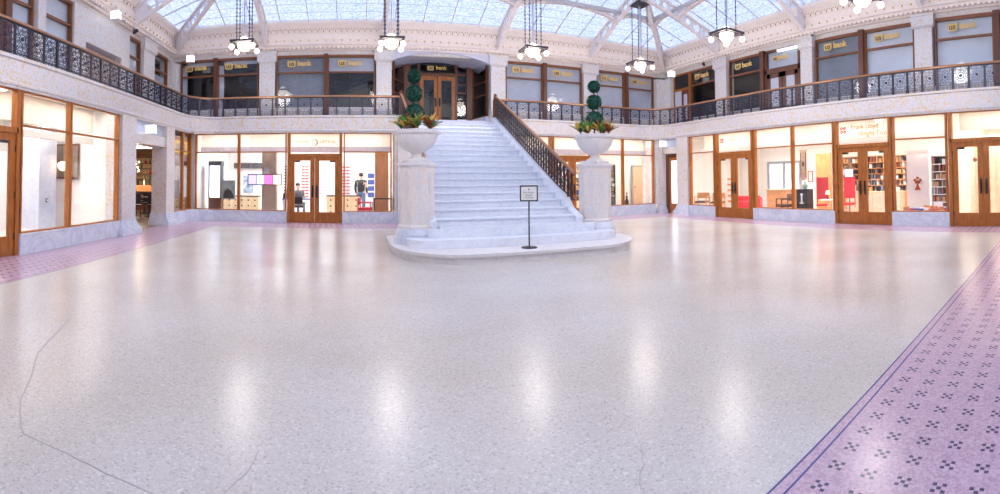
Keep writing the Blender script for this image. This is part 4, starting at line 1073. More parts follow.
def bookcase(loc,rz,w,h,dp,label,shelves=5,mat=WOODL,back=WHITE,low=0):
    r=root('shelf_unit',label,'shelving',loc,rz)
    m=MB(); m.box(-w/2,-w/2+.03,0,dp,0,h); m.box(w/2-.03,w/2,0,dp,0,h); m.box(-w/2,w/2,0,dp,h-.03,h); m.build('frame',mat,r)
    m=MB(); m.box(-w/2+.03,w/2-.03,dp-.02,dp,.02,h-.03); m.build('back_panel',back,r)
    zs=[]
    for i in range(shelves):
        z=max(low,.02)+(h-max(low,.02)-.05)*i/shelves; m=MB(); m.box(-w/2+.03,w/2-.03,.0,dp-.02,z,z+.025); m.build('shelf',mat,r); zs.append(z+.025)
    if low:
        m=MB(); m.box(-w/2+.03,w/2-.03,.0,.02,.03,low); m.build('cupboard_door',mat,r)
    return zs
goods={}
def fill(loc,rz,w,zs,dp,group,label,kinds,step=.09,seed=1,cat='shop goods',skip=.15,hmax=.24):
    rr=random.Random(seed); c,s=math.cos(rz),math.sin(rz)
    for z in zs:
        x=-w/2+.08
        while x<w/2-.06:
            if rr.random()>skip:
                nm,mat,sz=rr.choice(kinds); key=(nm,mat.name)
                hh=min(hmax,sz[2])
                if key not in goods:
                    m=MB()
                    if nm in('vase','bottle'): m.lathe([(sz[0]*.3,0),(sz[0]*.5,sz[2]*.3),(sz[0]*.45,sz[2]*.6),(sz[0]*.2,sz[2]*.8),(sz[0]*.22,sz[2])],n=10)
                    elif nm=='book': m.box(-sz[0]/2,sz[0]/2,-sz[1]/2,sz[1]/2,0,sz[2]); m.box(-sz[0]/2+.004,sz[0]/2-.004,sz[1]/2-.004,sz[1]/2+.002,.006,sz[2]-.006)
                    else: m.box(-sz[0]/2,sz[0]/2,-sz[1]/2,sz[1]/2,0,sz[2]*.9); m.box(-sz[0]/2-.004,sz[0]/2+.004,-sz[1]/2-.004,sz[1]/2+.004,sz[2]*.72,sz[2]*.92)
                    o=m.build({'vase':'vase','bottle':'bottle','book':'book','box':'gift_box','frame':'picture_frame'}[nm],mat); goods[key]=o
                else: o=goods[key].copy(); COL.objects.link(o)
                y=dp*.4; o.location=(loc[0]+x*c-y*s,loc[1]+x*s+y*c,loc[2]+z+.001); o.rotation_euler=(0,0,rz+rr.uniform(-.1,.1))
                tag(o,label.replace('#',nm if nm!='frame' else 'frame'),nm if nm!='frame' else 'picture frame',group)
            x+=step*rr.uniform(.9,1.5)
def panelbox(name,label,cat,box,mat,group=None,bevel=0):
    m=MB(); x0,x1,y0,y1,z0,z1=box; cx_,cy_=(x0+x1)/2,(y0+y1)/2
    m.box(x0-cx_,x1-cx_,y0-cy_,y1-cy_,0,z1-z0); o=m.build(name,mat,bevel=bevel); o.location=(cx_,cy_,z0); return tag(o,label,cat,group)
# ------------------------------------------------------------------ optician interior
r=root('display_cabinet','tall lit white display cabinet with dark base in left optician window','display cabinet',(-5.2,17.2,.012))
m=MB(); m.box(-.24,.24,-.2,.2,0,.75); m.build('base',WOODD,r); m=MB(); m.box(-.2,.2,-.18,.18,.75,1.95); m.build('lit_panel',LITW,r); m=MB(); m.box(-.25,.25,-.21,.21,1.95,2.12); m.box(-.25,-.21,-.2,.2,.75,1.95); m.box(.21,.25,-.2,.2,.75,1.95); m.build('frame',DARKG,r)
r=root('poster_stand','grey portrait poster on stand in the left optician window','poster stand',(-4.62,16.85,.012))
m=MB(); m.box(-.3,-.27,-.02,.02,0,1.42); m.box(-.27,.25,-.02,.02,.0,.03); m.build('stand',WOODD,r); m=MB(); m.box(-.27,.26,-.02,.01,.70,1.40); q=m.build('poster',plain('grey_green_poster',(.22,.26,.25),.5,var=.3,scale=4),r)
m=MB(); m.vprism([(-.2,.74),(-.16,.98),(-.02,1.1),(.12,1.02),(.2,.86),(.22,.74)],-.03,-.02); m.build('dark_figure',BLACK,q)
panelbox('hanging_screen','small violet-white panel hanging behind the optician poster','display panel',(-5.2,-4.95,18,18.05,1.42,1.98),LITW)
drawers((-4.65,18.6,.012),0,1.6,.78,.4,'pale wood drawer cabinet with dark knobs and black top, left side of optician',3,6)
panelbox('wall_rail','dark frame display rail high on the optician back wall','display rail',(-5.44,-4.1,20.75,20.85,1.95,2.2),DARKG)
panelbox('wall_poster','blue and white poster on optician back wall','poster',(-5.0,-4.55,20.82,20.86,.85,1.62),plain('blue_white_print',(.35,.45,.85),.5,var=.8,scale=5))
r=root('column','brown square column inside the optician window','column',(-3.2,17.6,.012)); m=MB(); m.box(-.27,.27,-.2,.2,0,2.55); m.build('shaft',BROWN,r); m=MB(); m.box(-.29,.29,-.22,.22,0,.12); m.build('base',BROWN,r)
m=MB(); m.box(-.18,-.0,-.215,-.2,1.5,1.9); m.build('wall_plate',STEEL,r)
r=root('hanging_sign','row of four lit colour screens hanging in the optician window','hanging sign',(-3.2,16.55,1.25))
m=MB(); m.box(-.62,.62,-.02,.03,0,.4); m.build('frame',DARKG,r)
for k in range(4): m=MB(); x=-.58+.3*k; m.box(x,x+.27,-.03,-.02,.04,.36); m.build('screen',SCREENS[k],r)
for x in (-.5,.5): m=MB(); m.tube([(x,0,.4),(x,0,1.9)],.005,5); m.build('hanging_wire',STEEL,r)
r=root('desk','dark optician desk in front of the seated person','desk',(-2.15,18.1,.012)); m=MB(); m.box(-.62,.62,-.3,.3,.68,.72); m.build('desktop',BLUE,r)
for x in (-.58,.58): m=MB(); m.box(x-.02,x+.02,-.28,.28,0,.68); m.build('side_panel',WHITE,r)
r=root('printer','black printer on the optician desk left end','printer',(-2.62,18.15,.732)); m=MB(); m.box(-.14,.14,-.14,.14,0,.2); m.build('body',BLACK,r,bevel=.02); m=MB(); m.box(-.1,.1,.02,.1,.2,.36); m.build('paper_tray',DARKG,r)
r=root('office_chair','black office chair in front of the optician desk','chair',(-2.1,17.4,.012),R(180))
m=MB(); m.box(-.22,.22,-.2,.2,.42,.5); m.build('seat',BLACK,r,bevel=.02); m=MB(); m.box(-.2,.2,.18,.23,.55,.82); m.build('backrest',BLACK,r,bevel=.02); m=MB(); m.tube([(0,0,.08),(0,0,.42)],.03,8)
m.build('gas_column',DARKG,r)
for k in range(5): a_=2*PI*k/5; m=MB(); m.tube([(0,0,.09),(.26*math.cos(a_),.26*math.sin(a_),.04)],.018,6); m.build('foot',DARKG,r)
def eyeracks(x,y,n,label,mat):
    r=root('eyewear_rack',label,'display rack',(x,y,.012)); m=MB(); m.box(-.22,.22,0,.03,0,2.2); m.build('board',WHITE,r)
    for j in range(n): m=MB(); z=.68+1.45*j/n; m.box(-.16,-.02,-.04,0,z,z+.045); m.box(.02,.16,-.04,0,z,z+.045); m.box(-.02,.02,-.03,0,z+.02,z+.035); m.build('eyeglasses',mat,r)
eyeracks(-2.2,20.86,11,'white rack of red-framed eyeglasses behind seated person',REDP); eyeracks(-1.55,20.86,11,'white rack of pale eyeglasses behind the optician door',BLUEG); eyeracks(-.38,20.86,10,'narrow white rack with pink-red spectacles right of door',RED)
eyeracks(-3.0,20.86,11,'white rack of dark eyeglasses behind the brown column',DARKG); eyeracks(-3.8,20.86,11,'white rack of grey eyeglasses left of brown column',GREYC)
drawers((-.45,18.9,.012),0,1.35,.82,.4,'pale wood drawer cabinet with dark top right of the optician door',3,4)
r=root('wall_cabinet','white wall cabinet with dark top rail behind right optician drawers','cabinet',(-.9,20.55,.8)); m=MB(); m.box(-.3,.3,0,.28,0,1.5); m.build('body',WHITE,r); m=MB(); m.box(-.32,.32,-.02,.28,1.5,1.54); m.build('top',BLACK,r)
r=root('wall_display','white board with four blue panels on optician back wall','display',(.72,20.75,.65)); m=MB(); m.box(-.25,.25,0,.06,-.6,1.25); m.build('board',WHITE,r)
for k in range(4): m=MB(); m.box(-.14,.14,-.02,0,.05+.28*k,.25+.28*k); m.build('blue_panel',BLUE,r)
panelbox('wood_partition','tall orange-tan wood panel in right optician window','partition',(.74,1.24,17.2,17.26,.012,2.45),WOODO)
armchair((.38,16.95,.012),R(80),'red low armchair in the right optician window',RED,RED)
r=root('side_table','dark-framed table in front of the wood panel in optician window','table',(1.0,16.75,.012)); m=MB(); m.box(-.34,.32,-.2,.2,.76,.80); m.build('tabletop',BLACK,r)
for x in (-.31,.29):
    for y in (-.17,.17): m=MB(); m.box(x-.02,x+.02,y-.02,y+.02,0,.76); m.build('leg',BLACK,r)
# people
def skinned(name,pts,edges,rad,mat,parent):
    me=bpy.data.meshes.new(name); me.from_pydata(pts,edges,[]); o=bpy.data.objects.new(name,me); COL.objects.link(o)
    md=o.modifiers.new('s','SKIN'); o.modifiers.new('u','SUBSURF').levels=1
    for i,r_ in enumerate(rad): me.skin_vertices[0].data[i].radius=(r_,r_)
    me.skin_vertices[0].data[0].use_root=True
    dg=bpy.context.evaluated_depsgraph_get(); dg.update(); nm=bpy.data.meshes.new_from_object(o.evaluated_get(dg)); bpy.data.objects.remove(o)
    nm.materials.clear(); nm.materials.append(mat); q=bpy.data.objects.new(name,nm); COL.objects.link(q); q.parent=parent
    nm.polygons.foreach_set('use_smooth',[True]*len(nm.polygons)); return q
def ensure_skin(me):
    pass
def person(loc,rz,label,seated,shirt,trou):
    r=root('person',label,'person',loc,rz)
    if seated: hip=.50
    else: hip=.93
    J={'pel':(0,0,hip),'ch':(0,.02,hip+.34),'nk':(0,0,hip+.54),'hd':(0,-.03,hip+.68),'top':(0,-.02,hip+.76)}
    pts=[J['pel'],J['ch'],J['nk'],J['hd'],J['top']]; rad=[.13,.14,.055,.085,.06]; ed=[(0,1),(1,2),(2,3),(3,4)]
    def limb(fr,chain):
        p=fr
        for q,ra in chain: pts.append(q); rad.append(ra); ed.append((p,len(pts)-1)); p=len(pts)-1
        return p
    hands=[]
    for s in (-1,1):
        if seated:
            e=limb(1,[((s*.19,.02,hip+.46),.06),((s*.22,-.10,hip+.2),.045),((s*.12,-.32,hip+.24),.034),((s*.11,-.40,hip+.24),.03)])
            limb(0,[((s*.1,0,hip),.09),((s*.12,-.42,hip),.065),((s*.12,-.42,.1),.045),((s*.12,-.55,.04),.035)])
            hc=Vector((s*.11,-.41,hip+.24)); hd=Vector((0,-1,0))
        else:
            e=limb(1,[((s*.2,.02,hip+.46),.06),((s*.25,.03,hip+.18),.045),((s*.24,-.06,hip-.05),.034),((s*.24,-.07,hip-.13),.03)])
            limb(0,[((s*.1,0,hip-.04),.095),((s*.11,-.01,.5),.065),((s*.11,.02,.1),.045),((s*.11,-.12,.04),.035)])
            hc=Vector((s*.24,-.07,hip-.14)); hd=Vector((0,-.1,-1)).normalized()
        hands.append((s,hc,hd))
    for s,hc,hd in hands:
        side=Vector((1,0,0))
        base_=len(pts)-1
        for f in range(4):
            pts.append(tuple(hc+side*(f-1.5)*.018+hd*.0)); rad.append(.009); a_=len(pts)-1
            pts.append(tuple(hc+side*(f-1.5)*.02+hd*(.05+.01*(f in(1,2))))); rad.append(.008); pts.append(tuple(hc+side*(f-1.5)*.02+hd*.08+Vector((0,0,-.015)))); rad.append(.007)
            ed.append((a_,a_+1)); ed.append((a_+1,a_+2))
        pts.append(tuple(hc-side*s*.02)); rad.append(.01); pts.append(tuple(hc-side*s*.05+hd*.03)); rad.append(.009); ed.append((len(pts)-2,len(pts)-1))
    # body
    me=bpy.data.meshes.new('body'); me.from_pydata(pts,ed,[]); o=bpy.data.objects.new('body',me); COL.objects.link(o); o.modifiers.new('s','SKIN')
    if not me.skin_vertices:
        bm=bmesh.new(); bm.from_mesh(me); bm.verts.layers.skin.verify(); bm.to_mesh(me); bm.free()
    for i,ra in enumerate(rad): me.skin_vertices[0].data[i].radius=(ra,ra)
    for i in (0,): me.skin_vertices[0].data[i].use_root=True
    o.modifiers.new('u','SUBSURF').levels=1
    dg=bpy.context.evaluated_depsgraph_get(); dg.update(); nm=bpy.data.meshes.new_from_object(o.evaluated_get(dg)); bpy.data.objects.remove(o)
    nm.materials.clear(); nm.materials.append(SKIN); q=bpy.data.objects.new('body',nm); COL.objects.link(q); q.parent=r; nm.polygons.foreach_set('use_smooth',[True]*len(nm.polygons))
    # face features
    z=hip+.69; m=MB(); m.sph((0,-.115,z-.005),.014,6,5,1.6); m.build('nose',SKIN,r,smooth=True)
    for s in (-1,1): m=MB(); m.sph((s*.088,-.03,z),.02,6,5,1.4); m.build('ear',SKIN,r,smooth=True)
    for s in (-1,1): m=MB(); m.sph((s*.032,-.105,z+.02),.01,6,5); m.build('eye',BLACK,r)
    m=MB(); m.box(-.025,.025,-.112,-.10,z-.055,z-.047); m.build('mouth',REDP,r)
    m=MB(); m.sph((0,.005,z+.05),.10,12,8,.85); m.build('hair',HAIR,r,smooth=True)
    # clothes: fitted shells
    m=MB(); m.lathe([(.15,hip-.02),(.16,hip+.12),(.165,hip+.3),(.175,hip+.42),(.12,hip+.50),(.065,hip+.53)],n=16)
    for s in (-1,1):
        ch=[((s*.12,.02,hip+.46)),((s*.2,.02,hip+.45)),((s*.22,-.10,hip+.2)) if seated else ((s*.25,.03,hip+.18))]
        m.tube(ch,[.07,.07,.056],8)
        a_,b_=(ch[2],(s*.13,-.28,hip+.235)) if seated else (ch[2],(s*.24,-.05,hip-.02)); m.tube([a_,b_],[.056,.044],8)
    m.build('shirt',shirt,r,smooth=True)
    m=MB(); m.lathe([(.13,hip-.1),(.155,hip-.04),(.15,hip+.03)],n=14)
    for s in (-1,1):
        if seated: m.tube([(s*.08,.02,hip),(s*.12,-.43,hip),(s*.12,-.44,.1)],[.10,.078,.062],8)
        else: m.tube([(s*.08,0,hip-.03),(s*.11,-.01,.5),(s*.11,.02,.08)],[.105,.078,.062],8)
    m.build('trousers',trou,r,smooth=True)
    for s in (-1,1):
        m=MB(); y=-.44 if seated else .02; m.box(s*.12-.045,s*.12+.045,y-.18,y+.06,0,.08); m.build('shoe',BLACK,r,bevel=.02)
    return r
person((-2.3,19.0,.012),R(25),'seated person in dark top behind the optician desk',True,DARKG,GREYC)
r=root('stool','round grey stool under the seated person','stool',(-2.3,19.03,.012)); m=MB(); m.lathe([(.2,.33),(.2,.38)],n=20); m.build('seat',DARKG,r); m=MB(); m.tube([(0,0,.02),(0,0,.33)],.03,8); m.lathe([(.2,0),(.2,.02)],n=20); m.build('base',STEEL,r)
person((.27,19.9,.012),R(160),'standing person in black top and blue jeans at optician back',False,BLACK,JEANS)
# ------------------------------------------------------------------ back right shop
zs=bookcase((11.5,19.3,.012),R(-20),.7,2.1,.35,'dark-framed white display shelf right of the right urn',6,DARKG,WHITE,.55)
K1=[('bottle',WHITE,(.07,.07,.2)),('bottle',CROTY,(.07,.07,.18)),('box',BLUEG,(.1,.08,.14)),('box',WHITE,(.1,.08,.16))]
fill((11.5,19.3,.012),R(-20),.7,zs,.35,'items on the dark display shelf','small # on the dark-framed display shelf beyond the right urn',K1,.11,2)
zs=bookcase((9.4,19.6,.012),0,1.5,2.1,.35,'white shelf unit seen through the stair railing',6,WOODL,WHITE,.4)
K2=[('bottle',BLACK,(.07,.07,.2)),('book',BLUE,(.04,.15,.2)),('box',WOODO,(.1,.1,.16)),('book',RED,(.04,.15,.22)),('box',WHITE,(.1,.1,.18)),('vase',GREENL,(.09,.09,.18))]
fill((9.4,19.6,.012),0,1.5,zs,.35,'goods on the white shelf behind the stair railing','small # on white shelf unit beyond stair railing',K2,.11,3)
zs=bookcase((7.4,19.6,.012),0,1.5,2.1,.35,'white shelf unit left of the railing shelf, partly behind stair',6,WOODL,WHITE,.4)
fill((7.4,19.6,.012),0,1.5,zs,.35,'goods on the shelf behind the stair','small # on the shelf unit behind the staircase',K2,.12,4)
r=root('slab_door','pale orange wooden slab door in the back shop near right corner','door',(14.1,20.5,.012)); m=MB(); m.box(-.36,.36,0,.05,0,2.05); m.build('door_leaf',plain('peach_wood',(.80,.50,.32),.5),r); m=MB(); m.box(-.42,-.36,-.02,.1,0,2.1); m.box(.36,.44,-.02,.1,0,2.1); m.box(-.42,.44,-.02,.1,2.05,2.12); m.build('door_frame',plain('grey_frame',(.4,.36,.36),.5),r); m=MB(); m.sph((-.28,-.05,1.0),.035,8,6); m.build('knob',BLACK,r)
r=root('floor_vase','small dark vase on floor behind right back window','vase',(11.1,17.1,.012)); m=MB(); m.lathe([(.07,0),(.1,.2),(.09,.45),(.04,.58),(.05,.7)],n=14); m.build('body',BLACK,r,smooth=True); m=MB(); 
for k in range(6): m.leaf((0,0,.68),(math.cos(k)*.3,math.sin(k)*.3,1),.22,.03,.1)
m.build('leaves',GREENL,r,recalc=False)
# ------------------------------------------------------------------ right shop 1
armchair((13.25,14.65,.012),R(-60),'light wooden armchair behind right window nearest the corner')
armchair((13.25,13.72,.012),R(-60),'light wooden armchair half behind the first right door post')
r=root('sofa','bright red sofa inside first double door of right wall','sofa',(14.75,13.45,.012),R(-60)); m=MB(); m.box(-.5,.5,-.35,.3,.08,.42); m.build('seat',RED,r,bevel=.04); m=MB(); m.box(-.5,.5,.2,.38,.2,.62); m.build('backrest',RED,r,bevel=.04)
for x in (-1,1): m=MB(); m.box(x*.52-.07,x*.52+.07,-.35,.36,.05,.55); m.build('armrest',RED,r,bevel=.03)
r=root('literature_rack','white rack with orange pockets inside first right double door','rack',(15.3,14.95,.012),R(-60)); m=MB(); m.box(-.2,.2,0,.04,0,1.6); m.build('board',WHITE,r)
for k in range(5): m=MB(); m.box(-.14,.14,-.05,0,.3+.25*k,.38+.25*k); m.build('pocket',plain('orange_card',(.85,.30,.08),.5),r)
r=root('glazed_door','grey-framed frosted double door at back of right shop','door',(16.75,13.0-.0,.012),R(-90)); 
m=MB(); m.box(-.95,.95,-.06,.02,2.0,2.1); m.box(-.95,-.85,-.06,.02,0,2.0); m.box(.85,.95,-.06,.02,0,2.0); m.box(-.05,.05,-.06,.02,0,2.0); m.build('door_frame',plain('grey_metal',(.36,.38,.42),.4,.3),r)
for a_,b_ in ((-.85,-.05),(.05,.85)): m=MB(); m.box(a_+.05,b_-.05,-.04,-.02,.15,1.95); m.build('frosted_glass',LITW,r)  # glow put into the panes in place of light from behind
r=root('reception_desk','peach-orange reception desk behind right window','desk',(14.2,11.1,.012),R(-70)); m=MB(); m.box(-.55,.55,-.3,.3,0,.9); m.build('front',plain('peach_laminate',(.82,.42,.20),.5),r); m=MB(); m.box(-.6,.6,-.35,.35,.9,.94); m.build('counter_top',WOODL,r)
armchair((13.0,10.1,.012),R(-120),'brown wooden armchair in front of the reception desk',WOODD,WOODD)
panelbox('wall_plate','faint red-printed notice on white wall of right shop','notice',(16.84,16.88,12.3,12.45,1.3,1.5),REDP)
# ------------------------------------------------------------------ gift shop
r=root('pedestal_stand','black display podium with white figure print in gift shop window','podium',(12.75,9.1-.25,.34)); 
r.location=(12.95,9.2,.012); m=MB(); m.box(-.18,.18,-.22,.22,0,.98); m.build('body',BLACK,r)
m=MB(); m.box(-.19,-.18,-.03,.03,.52,.8); m.box(-.19,-.18,-.08,.08,.5,.54); m.box(-.19,-.18,-.05,.05,.78,.84); m.build('white_figure',WHITE,r)
r=root('green_vase','sea-green vase on the black podium','vase',(12.9,9.14,.993)); m=MB(); m.lathe([(.05,0),(.09,.08),(.08,.16),(.03,.2),(.04,.25)],n=14); m.build('body',plain('sea_green_glaze',(.25,.45,.38),.3),r,smooth=True); m=MB(); m.ring((0,0,.25),.045,.03,.015,12,'xy'); m.build('rim',WHITE,r)
r=root('box_vase','small white box on podium beside the green vase','box',(12.98,9.32,.993)); m=MB(); m.box(-.06,.06,-.06,.06,0,.16); m.build('body',WHITE,r); m=MB(); m.box(-.065,.065,-.065,.065,.13,.17); m.build('lid',WOODL,r)
r=root('hanging_banner','tall tan carved banner hanging in gift shop window','banner',(13.4,9.3-.5,1.2)); r.location=(13.6,9.45-.5,1.25); r.location=(13.9,9.9,1.33)
m=MB(); m.box(-.02,.02,-.14,.14,0,1.0); m.box(-.01,.01,-.09,.09,-.06,0); m.box(-.03,.03,-.16,.16,1.0,1.05); m.build('cloth',plain('tan_banner',(.62,.46,.34),.6,var=.15),r); m=MB(); m.box(-.03,-.02,-.04,.04,.45,.62); m.box(-.03,-.02,-.12,-.1,.05,.95); m.box(-.03,-.02,.1,.12,.05,.95); m.build('motif',WOODD,r); m=MB(); m.tube([(0,0,1.05),(0,0,1.8)],.006,5); m.build('hanging_wire',STEEL,r)
def picframe(loc,rz,label,w,h,fm,im):
    r=root('framed_picture',label,'picture',loc,rz); m=MB(); t=.03
    m.box(-w/2,w/2,-.02,.02,0,t); m.box(-w/2,w/2,-.02,.02,h-t,h); m.box(-w/2,-w/2+t,-.02,.02,0,h); m.box(w/2-t,w/2,-.02,.02,0,h); m.build('frame',fm,r); m=MB(); m.box(-w/2+t,w/2-t,-.005,.015,t,h-t); m.build('picture',im,r)
picframe((14.5,10.02,1.2),R(-70),'small red-framed picture behind the black podium',.2,.42,RED,WHITE)
tallchair((13.3,8.72,.012),R(-60),'tall red high-back chair in the gift shop window')
tallchair((14.0,8.1,.012),R(-70),'red high-back chair seen through the gift shop door')
r=root('cafe_table','small round white-topped table beside tall red chair','table',(12.9,8.25,.012)); m=MB(); m.lathe([(.26,.62),(.26,.65)],n=20); m.build('tabletop',WHITE,r); m=MB(); m.tube([(0,0,.02),(0,0,.62)],.025,8); m.lathe([(.17,0),(.16,.025)],n=16); m.build('base',STEEL,r)
zsg=None
r=root('table_lamp','small warm glass lamp on round table','lamp',(12.9,8.25,.665)); m=MB(); m.lathe([(.05,0),(.02,.05),(.015,.16)],n=10); m.build('base',WOODD,r); m=MB(); m.lathe([(.08,.16),(.05,.28)],n=12); m.build('lamp_shade',emit('warm_shade',(1,.7,.4),1.5),r)
panelbox('wood_partition','orange wood panel behind the tall red chair','partition',(15.5,15.56,9.75,10.45,.012,2.3),WOODO)
REDM=plain('muted_red_cover',(.42,.12,.09),.6); BLUEM=plain('muted_blue_cover',(.20,.25,.36),.6); TAN=plain('tan_cover',(.55,.42,.30),.6)
K3=[('book',REDM,(.04,.15,.22)),('book',BLUEM,(.04,.15,.2)),('book',TAN,(.04,.15,.22)),('box',TAN,(.1,.1,.16)),('book',WHITE,(.05,.15,.24)),('box',WOODO,(.1,.1,.14)),('box',BLACK,(.1,.1,.18)),('vase',BROWN,(.1,.1,.2)),('box',WHITE,(.12,.1,.12)),('book',BLACK,(.04,.15,.22))]
for i,(y,l) in enumerate(((9.55,'left'),(8.3,'middle'),(7.05,'right'))):
    zs=bookcase((16.45,y,.012),R(-90),1.15,2.15,.35,'warm wood shelf unit on gift shop back wall, %s one of three'%l,6,WOODO,SHOPT,.75)
    fill((16.45,y,.012),R(-90),1.15,zs[0:],.35,'goods on the %s gift shop back shelves'%l,'small # on the %s shelf unit of gift shop back wall'%l,K3,.12,10+i)
r=root('monitor','blue-white screen standing in front of the gift shop shelves','screen',(14.5,8.1-.2,1.28),R(-62)); r.location=(14.6,8.42,.012)
m=MB(); m.box(-.14,.14,-.02,.02,1.28,1.62); m.build('screen',LITC,r); m=MB(); m.box(-.16,.16,.02,.05,1.26,1.64); m.tube([(0,.03,.02),(0,.03,1.28)],.02,8); m.lathe([(.15,0),(.14,.02)],c=(0,.03),n=16); m.build('stand',DARKG,r)
drawers((15.4,7.9,.012),R(-90),2.2,.8,.4,'long pale low cabinet in the gift shop middle',2,4,WOODL,plain('taupe_laminate',(.62,.46,.36),.5),STEEL)
fill((15.4,7.9,.012),R(-90),2.2,[.80],.4,'goods on the low gift shop cabinet','small # on top of the long low gift shop cabinet',K3,.13,30)
# display window with tree-of-life panel
r=root('ornament_board','white panel with a red-brown tree ornament in the gift shop window','display panel',(13.3,5.25,.40),R(-90)); r.location=(13.3,5.28,.012)
m=MB(); m.box(-.36,.36,0,.04,0,2.15); m.build('board',WHITE,r)
m=MB(); m.vprism([(-.1,.92),(.1,.92),(.03,1.04),(.02,1.12),(-.02,1.12),(-.03,1.04)],-.03,0)
for x,z in ((-.09,1.22),(.09,1.22),(0,1.28),(0,1.18),(-.05,1.15),(.05,1.15)): m.ring((x,-.015,z),.04,.0,.03,8)
m.build('tree_ornament',plain('copper_red_ornament',(.45,.12,.05),.4,.3),r)
zs=bookcase((13.35,4.62,.012),R(-90),.5,1.95,.3,'crowded tall display shelf beside tree-ornament panel',7,WHITE,WOODD,.3)
fill((13.35,4.62,.012),R(-90),.5,zs,.3,'goods on the crowded window shelf','small # on crowded display shelf beside the tree-ornament panel',K3,.085,40,skip=.05)
r=root('display_ledge','low white display ledge behind the gift shop book window','ledge',(12.75,4.72,.012)); m=MB(); m.box(-.4,.3,-.75,.75,0,.36); m.build('body',WHITE,r); m=MB(); m.box(-.42,.32,-.77,.77,.36,.385); m.build('top',WOODL,r)
rr=random.Random(5); bk={}
for i in range(26):
    y=4.05+1.3*rr.random(); x=12.45+.5*rr.random(); nm=i%5
    if nm not in bk:
        m=MB(); w_,l_,h_=[(.15,.2,.03),(.2,.26,.04),(.12,.16,.06),(.18,.24,.025),(.1,.14,.1)][nm]; m.box(-w_/2,w_/2,-l_/2,l_/2,0,h_); m.box(-w_/2+.004,w_/2+.001,-l_/2+.004,l_/2-.004,.005,h_-.005)
        o=m.build('book' if nm!=4 else 'gift_box',[RED,BLUE,WHITE,REDP,WOODO][nm]); bk[nm]=o
    else: o=bk[nm].copy(); COL.objects.link(o)
    gx,gy=i%4,i//4
    o.location=(12.42+gx*.16,4.05+gy*.21+rr.uniform(-.02,.02),.398); o.rotation_euler=(0,0,rr.uniform(-.3,.3)); 
    tag(o,['red book lying','blue book lying','small white book lying','bright red flat book lying','orange gift box'][nm]+' on the gift shop window ledge',['book','book','book','book','box'][nm],'books on the gift shop window ledge')
r=root('book_stand','white open book propped at right of gift window ledge','book',(12.75,4.45,.398),R(-80)); m=MB(); m.cb((0,0,.11),(.26,.015,.22),0,R(-20)); m.build('pages',WHITE,r); m=MB(); m.cb((0,.012,.105),(.28,.01,.23),0,R(-20)); m.build('cover',BLUE,r)
# ------------------------------------------------------------------ right edge shop
r=root('pendant_lamp','small dark ball pendant inside door at right edge','pendant',(14.0,3.92-.12,1.85)); r.location=(13.6,3.55,1.8); m=MB(); m.sph((0,0,0),.07,12,8); m.build('ball',plain('copper_ball',(.3,.08,.05),.3,.5),r,smooth=True); m=MB(); m.tube([(0,0,.06),(0,0,1.3)],.006,5); m.build('cord',BLACK,r)
r=root('curtain','cream draped curtain behind the right edge door glass','curtain',(14.2,3.3,.012),R(-80)); m=MB(); n=28
P=[(-.75+1.5*i/n,.05*math.sin(i*1.1)) for i in range(n+1)]; m.sweep(P,[(0,0),(0,2.5),(.015,2.5),(.015,0)]); m.build('fabric',plain('cream_curtain',(.84,.70,.54),.8),r,smooth=True); m=MB(); m.tube([(-.85,0.03,2.52),(.85,.03,2.52)],.02,8); m.build('curtain_rod',STEEL,r)
panelbox('switch_plate','small dark switch plate on wall at the right edge','switch',(14.6,14.62,2.7,2.78,1.05,1.17),BLACK)
# ------------------------------------------------------------------ left shop and café
r=root('column','pale blue-grey column behind first left window','column',(-7.6,9.6,.012)); m=MB(); m.box(-.3,.3,-.36,.36,0,2.7); m.build('shaft',BLUEG,r); m=MB(); m.box(-.32,.32,-.38,.38,0,.1); m.build('base',WHITE,r)
panelbox('partition','white partition board behind the wide left windows','partition',(-8.6,-8.54,10.1-7.2,10.3,.012,2.1),WHITE)
r=root('wall_mirror','dark brown framed panel imitating a reflection in the left shop window','mirror',(-8.45,12.0-1.9,1.5),R(90)); r.location=(-7.9,10.5,1.45); r.rotation_euler=(0,0,0)  # added panel, imitates a dark reflection in the window glass
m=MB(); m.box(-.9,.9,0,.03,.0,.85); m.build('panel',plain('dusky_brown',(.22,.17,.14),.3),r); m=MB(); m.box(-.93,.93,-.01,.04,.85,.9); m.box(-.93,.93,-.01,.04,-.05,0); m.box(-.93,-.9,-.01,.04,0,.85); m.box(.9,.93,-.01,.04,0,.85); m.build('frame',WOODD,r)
r=root('pendant_lamp','amber glow imitating the chandelier reflection in wide left shop window','pendant',(-7.1,9.95,1.75)); m=MB(); m.lathe([(.03,-.14),(.10,-.08),(.14,0),(.10,.07),(.03,.1)],n=16); m.build('lamp_shade',emit('amber_reflection_glow',(1,.62,.35),4),r,smooth=True); m=MB(); m.tube([(0,0,.1),(0,0,1.38)],.006,5); m.build('cord',BLACK,r)  # added glowing globe, imitates a chandelier reflected in the glass
r=root('wall_socket','small dark socket plate in left window','socket',(-7.28,9.12,.75)); r.location=(-7.29,9.55,.8); m=MB(); m.box(0,.02,-.04,.04,0,.1); m.build('plate',DARKG,r); m=MB(); m.box(.02,.03,-.02,.02,.03,.07); m.build('socket_face',WHITE,r)
r=root('bar_counter','orange wooden bar counter with dark front in the café','bar counter',(-9.6,19.3,.012),R(25)); m=MB(); m.box(-2.2,2.2,-.3,.3,0,.85); m.build('front',WOODD,r); m=MB(); m.box(-2.3,2.3,-.4,.4,.85,1.12); m.build('counter_top',WOODO,r)
s0=None
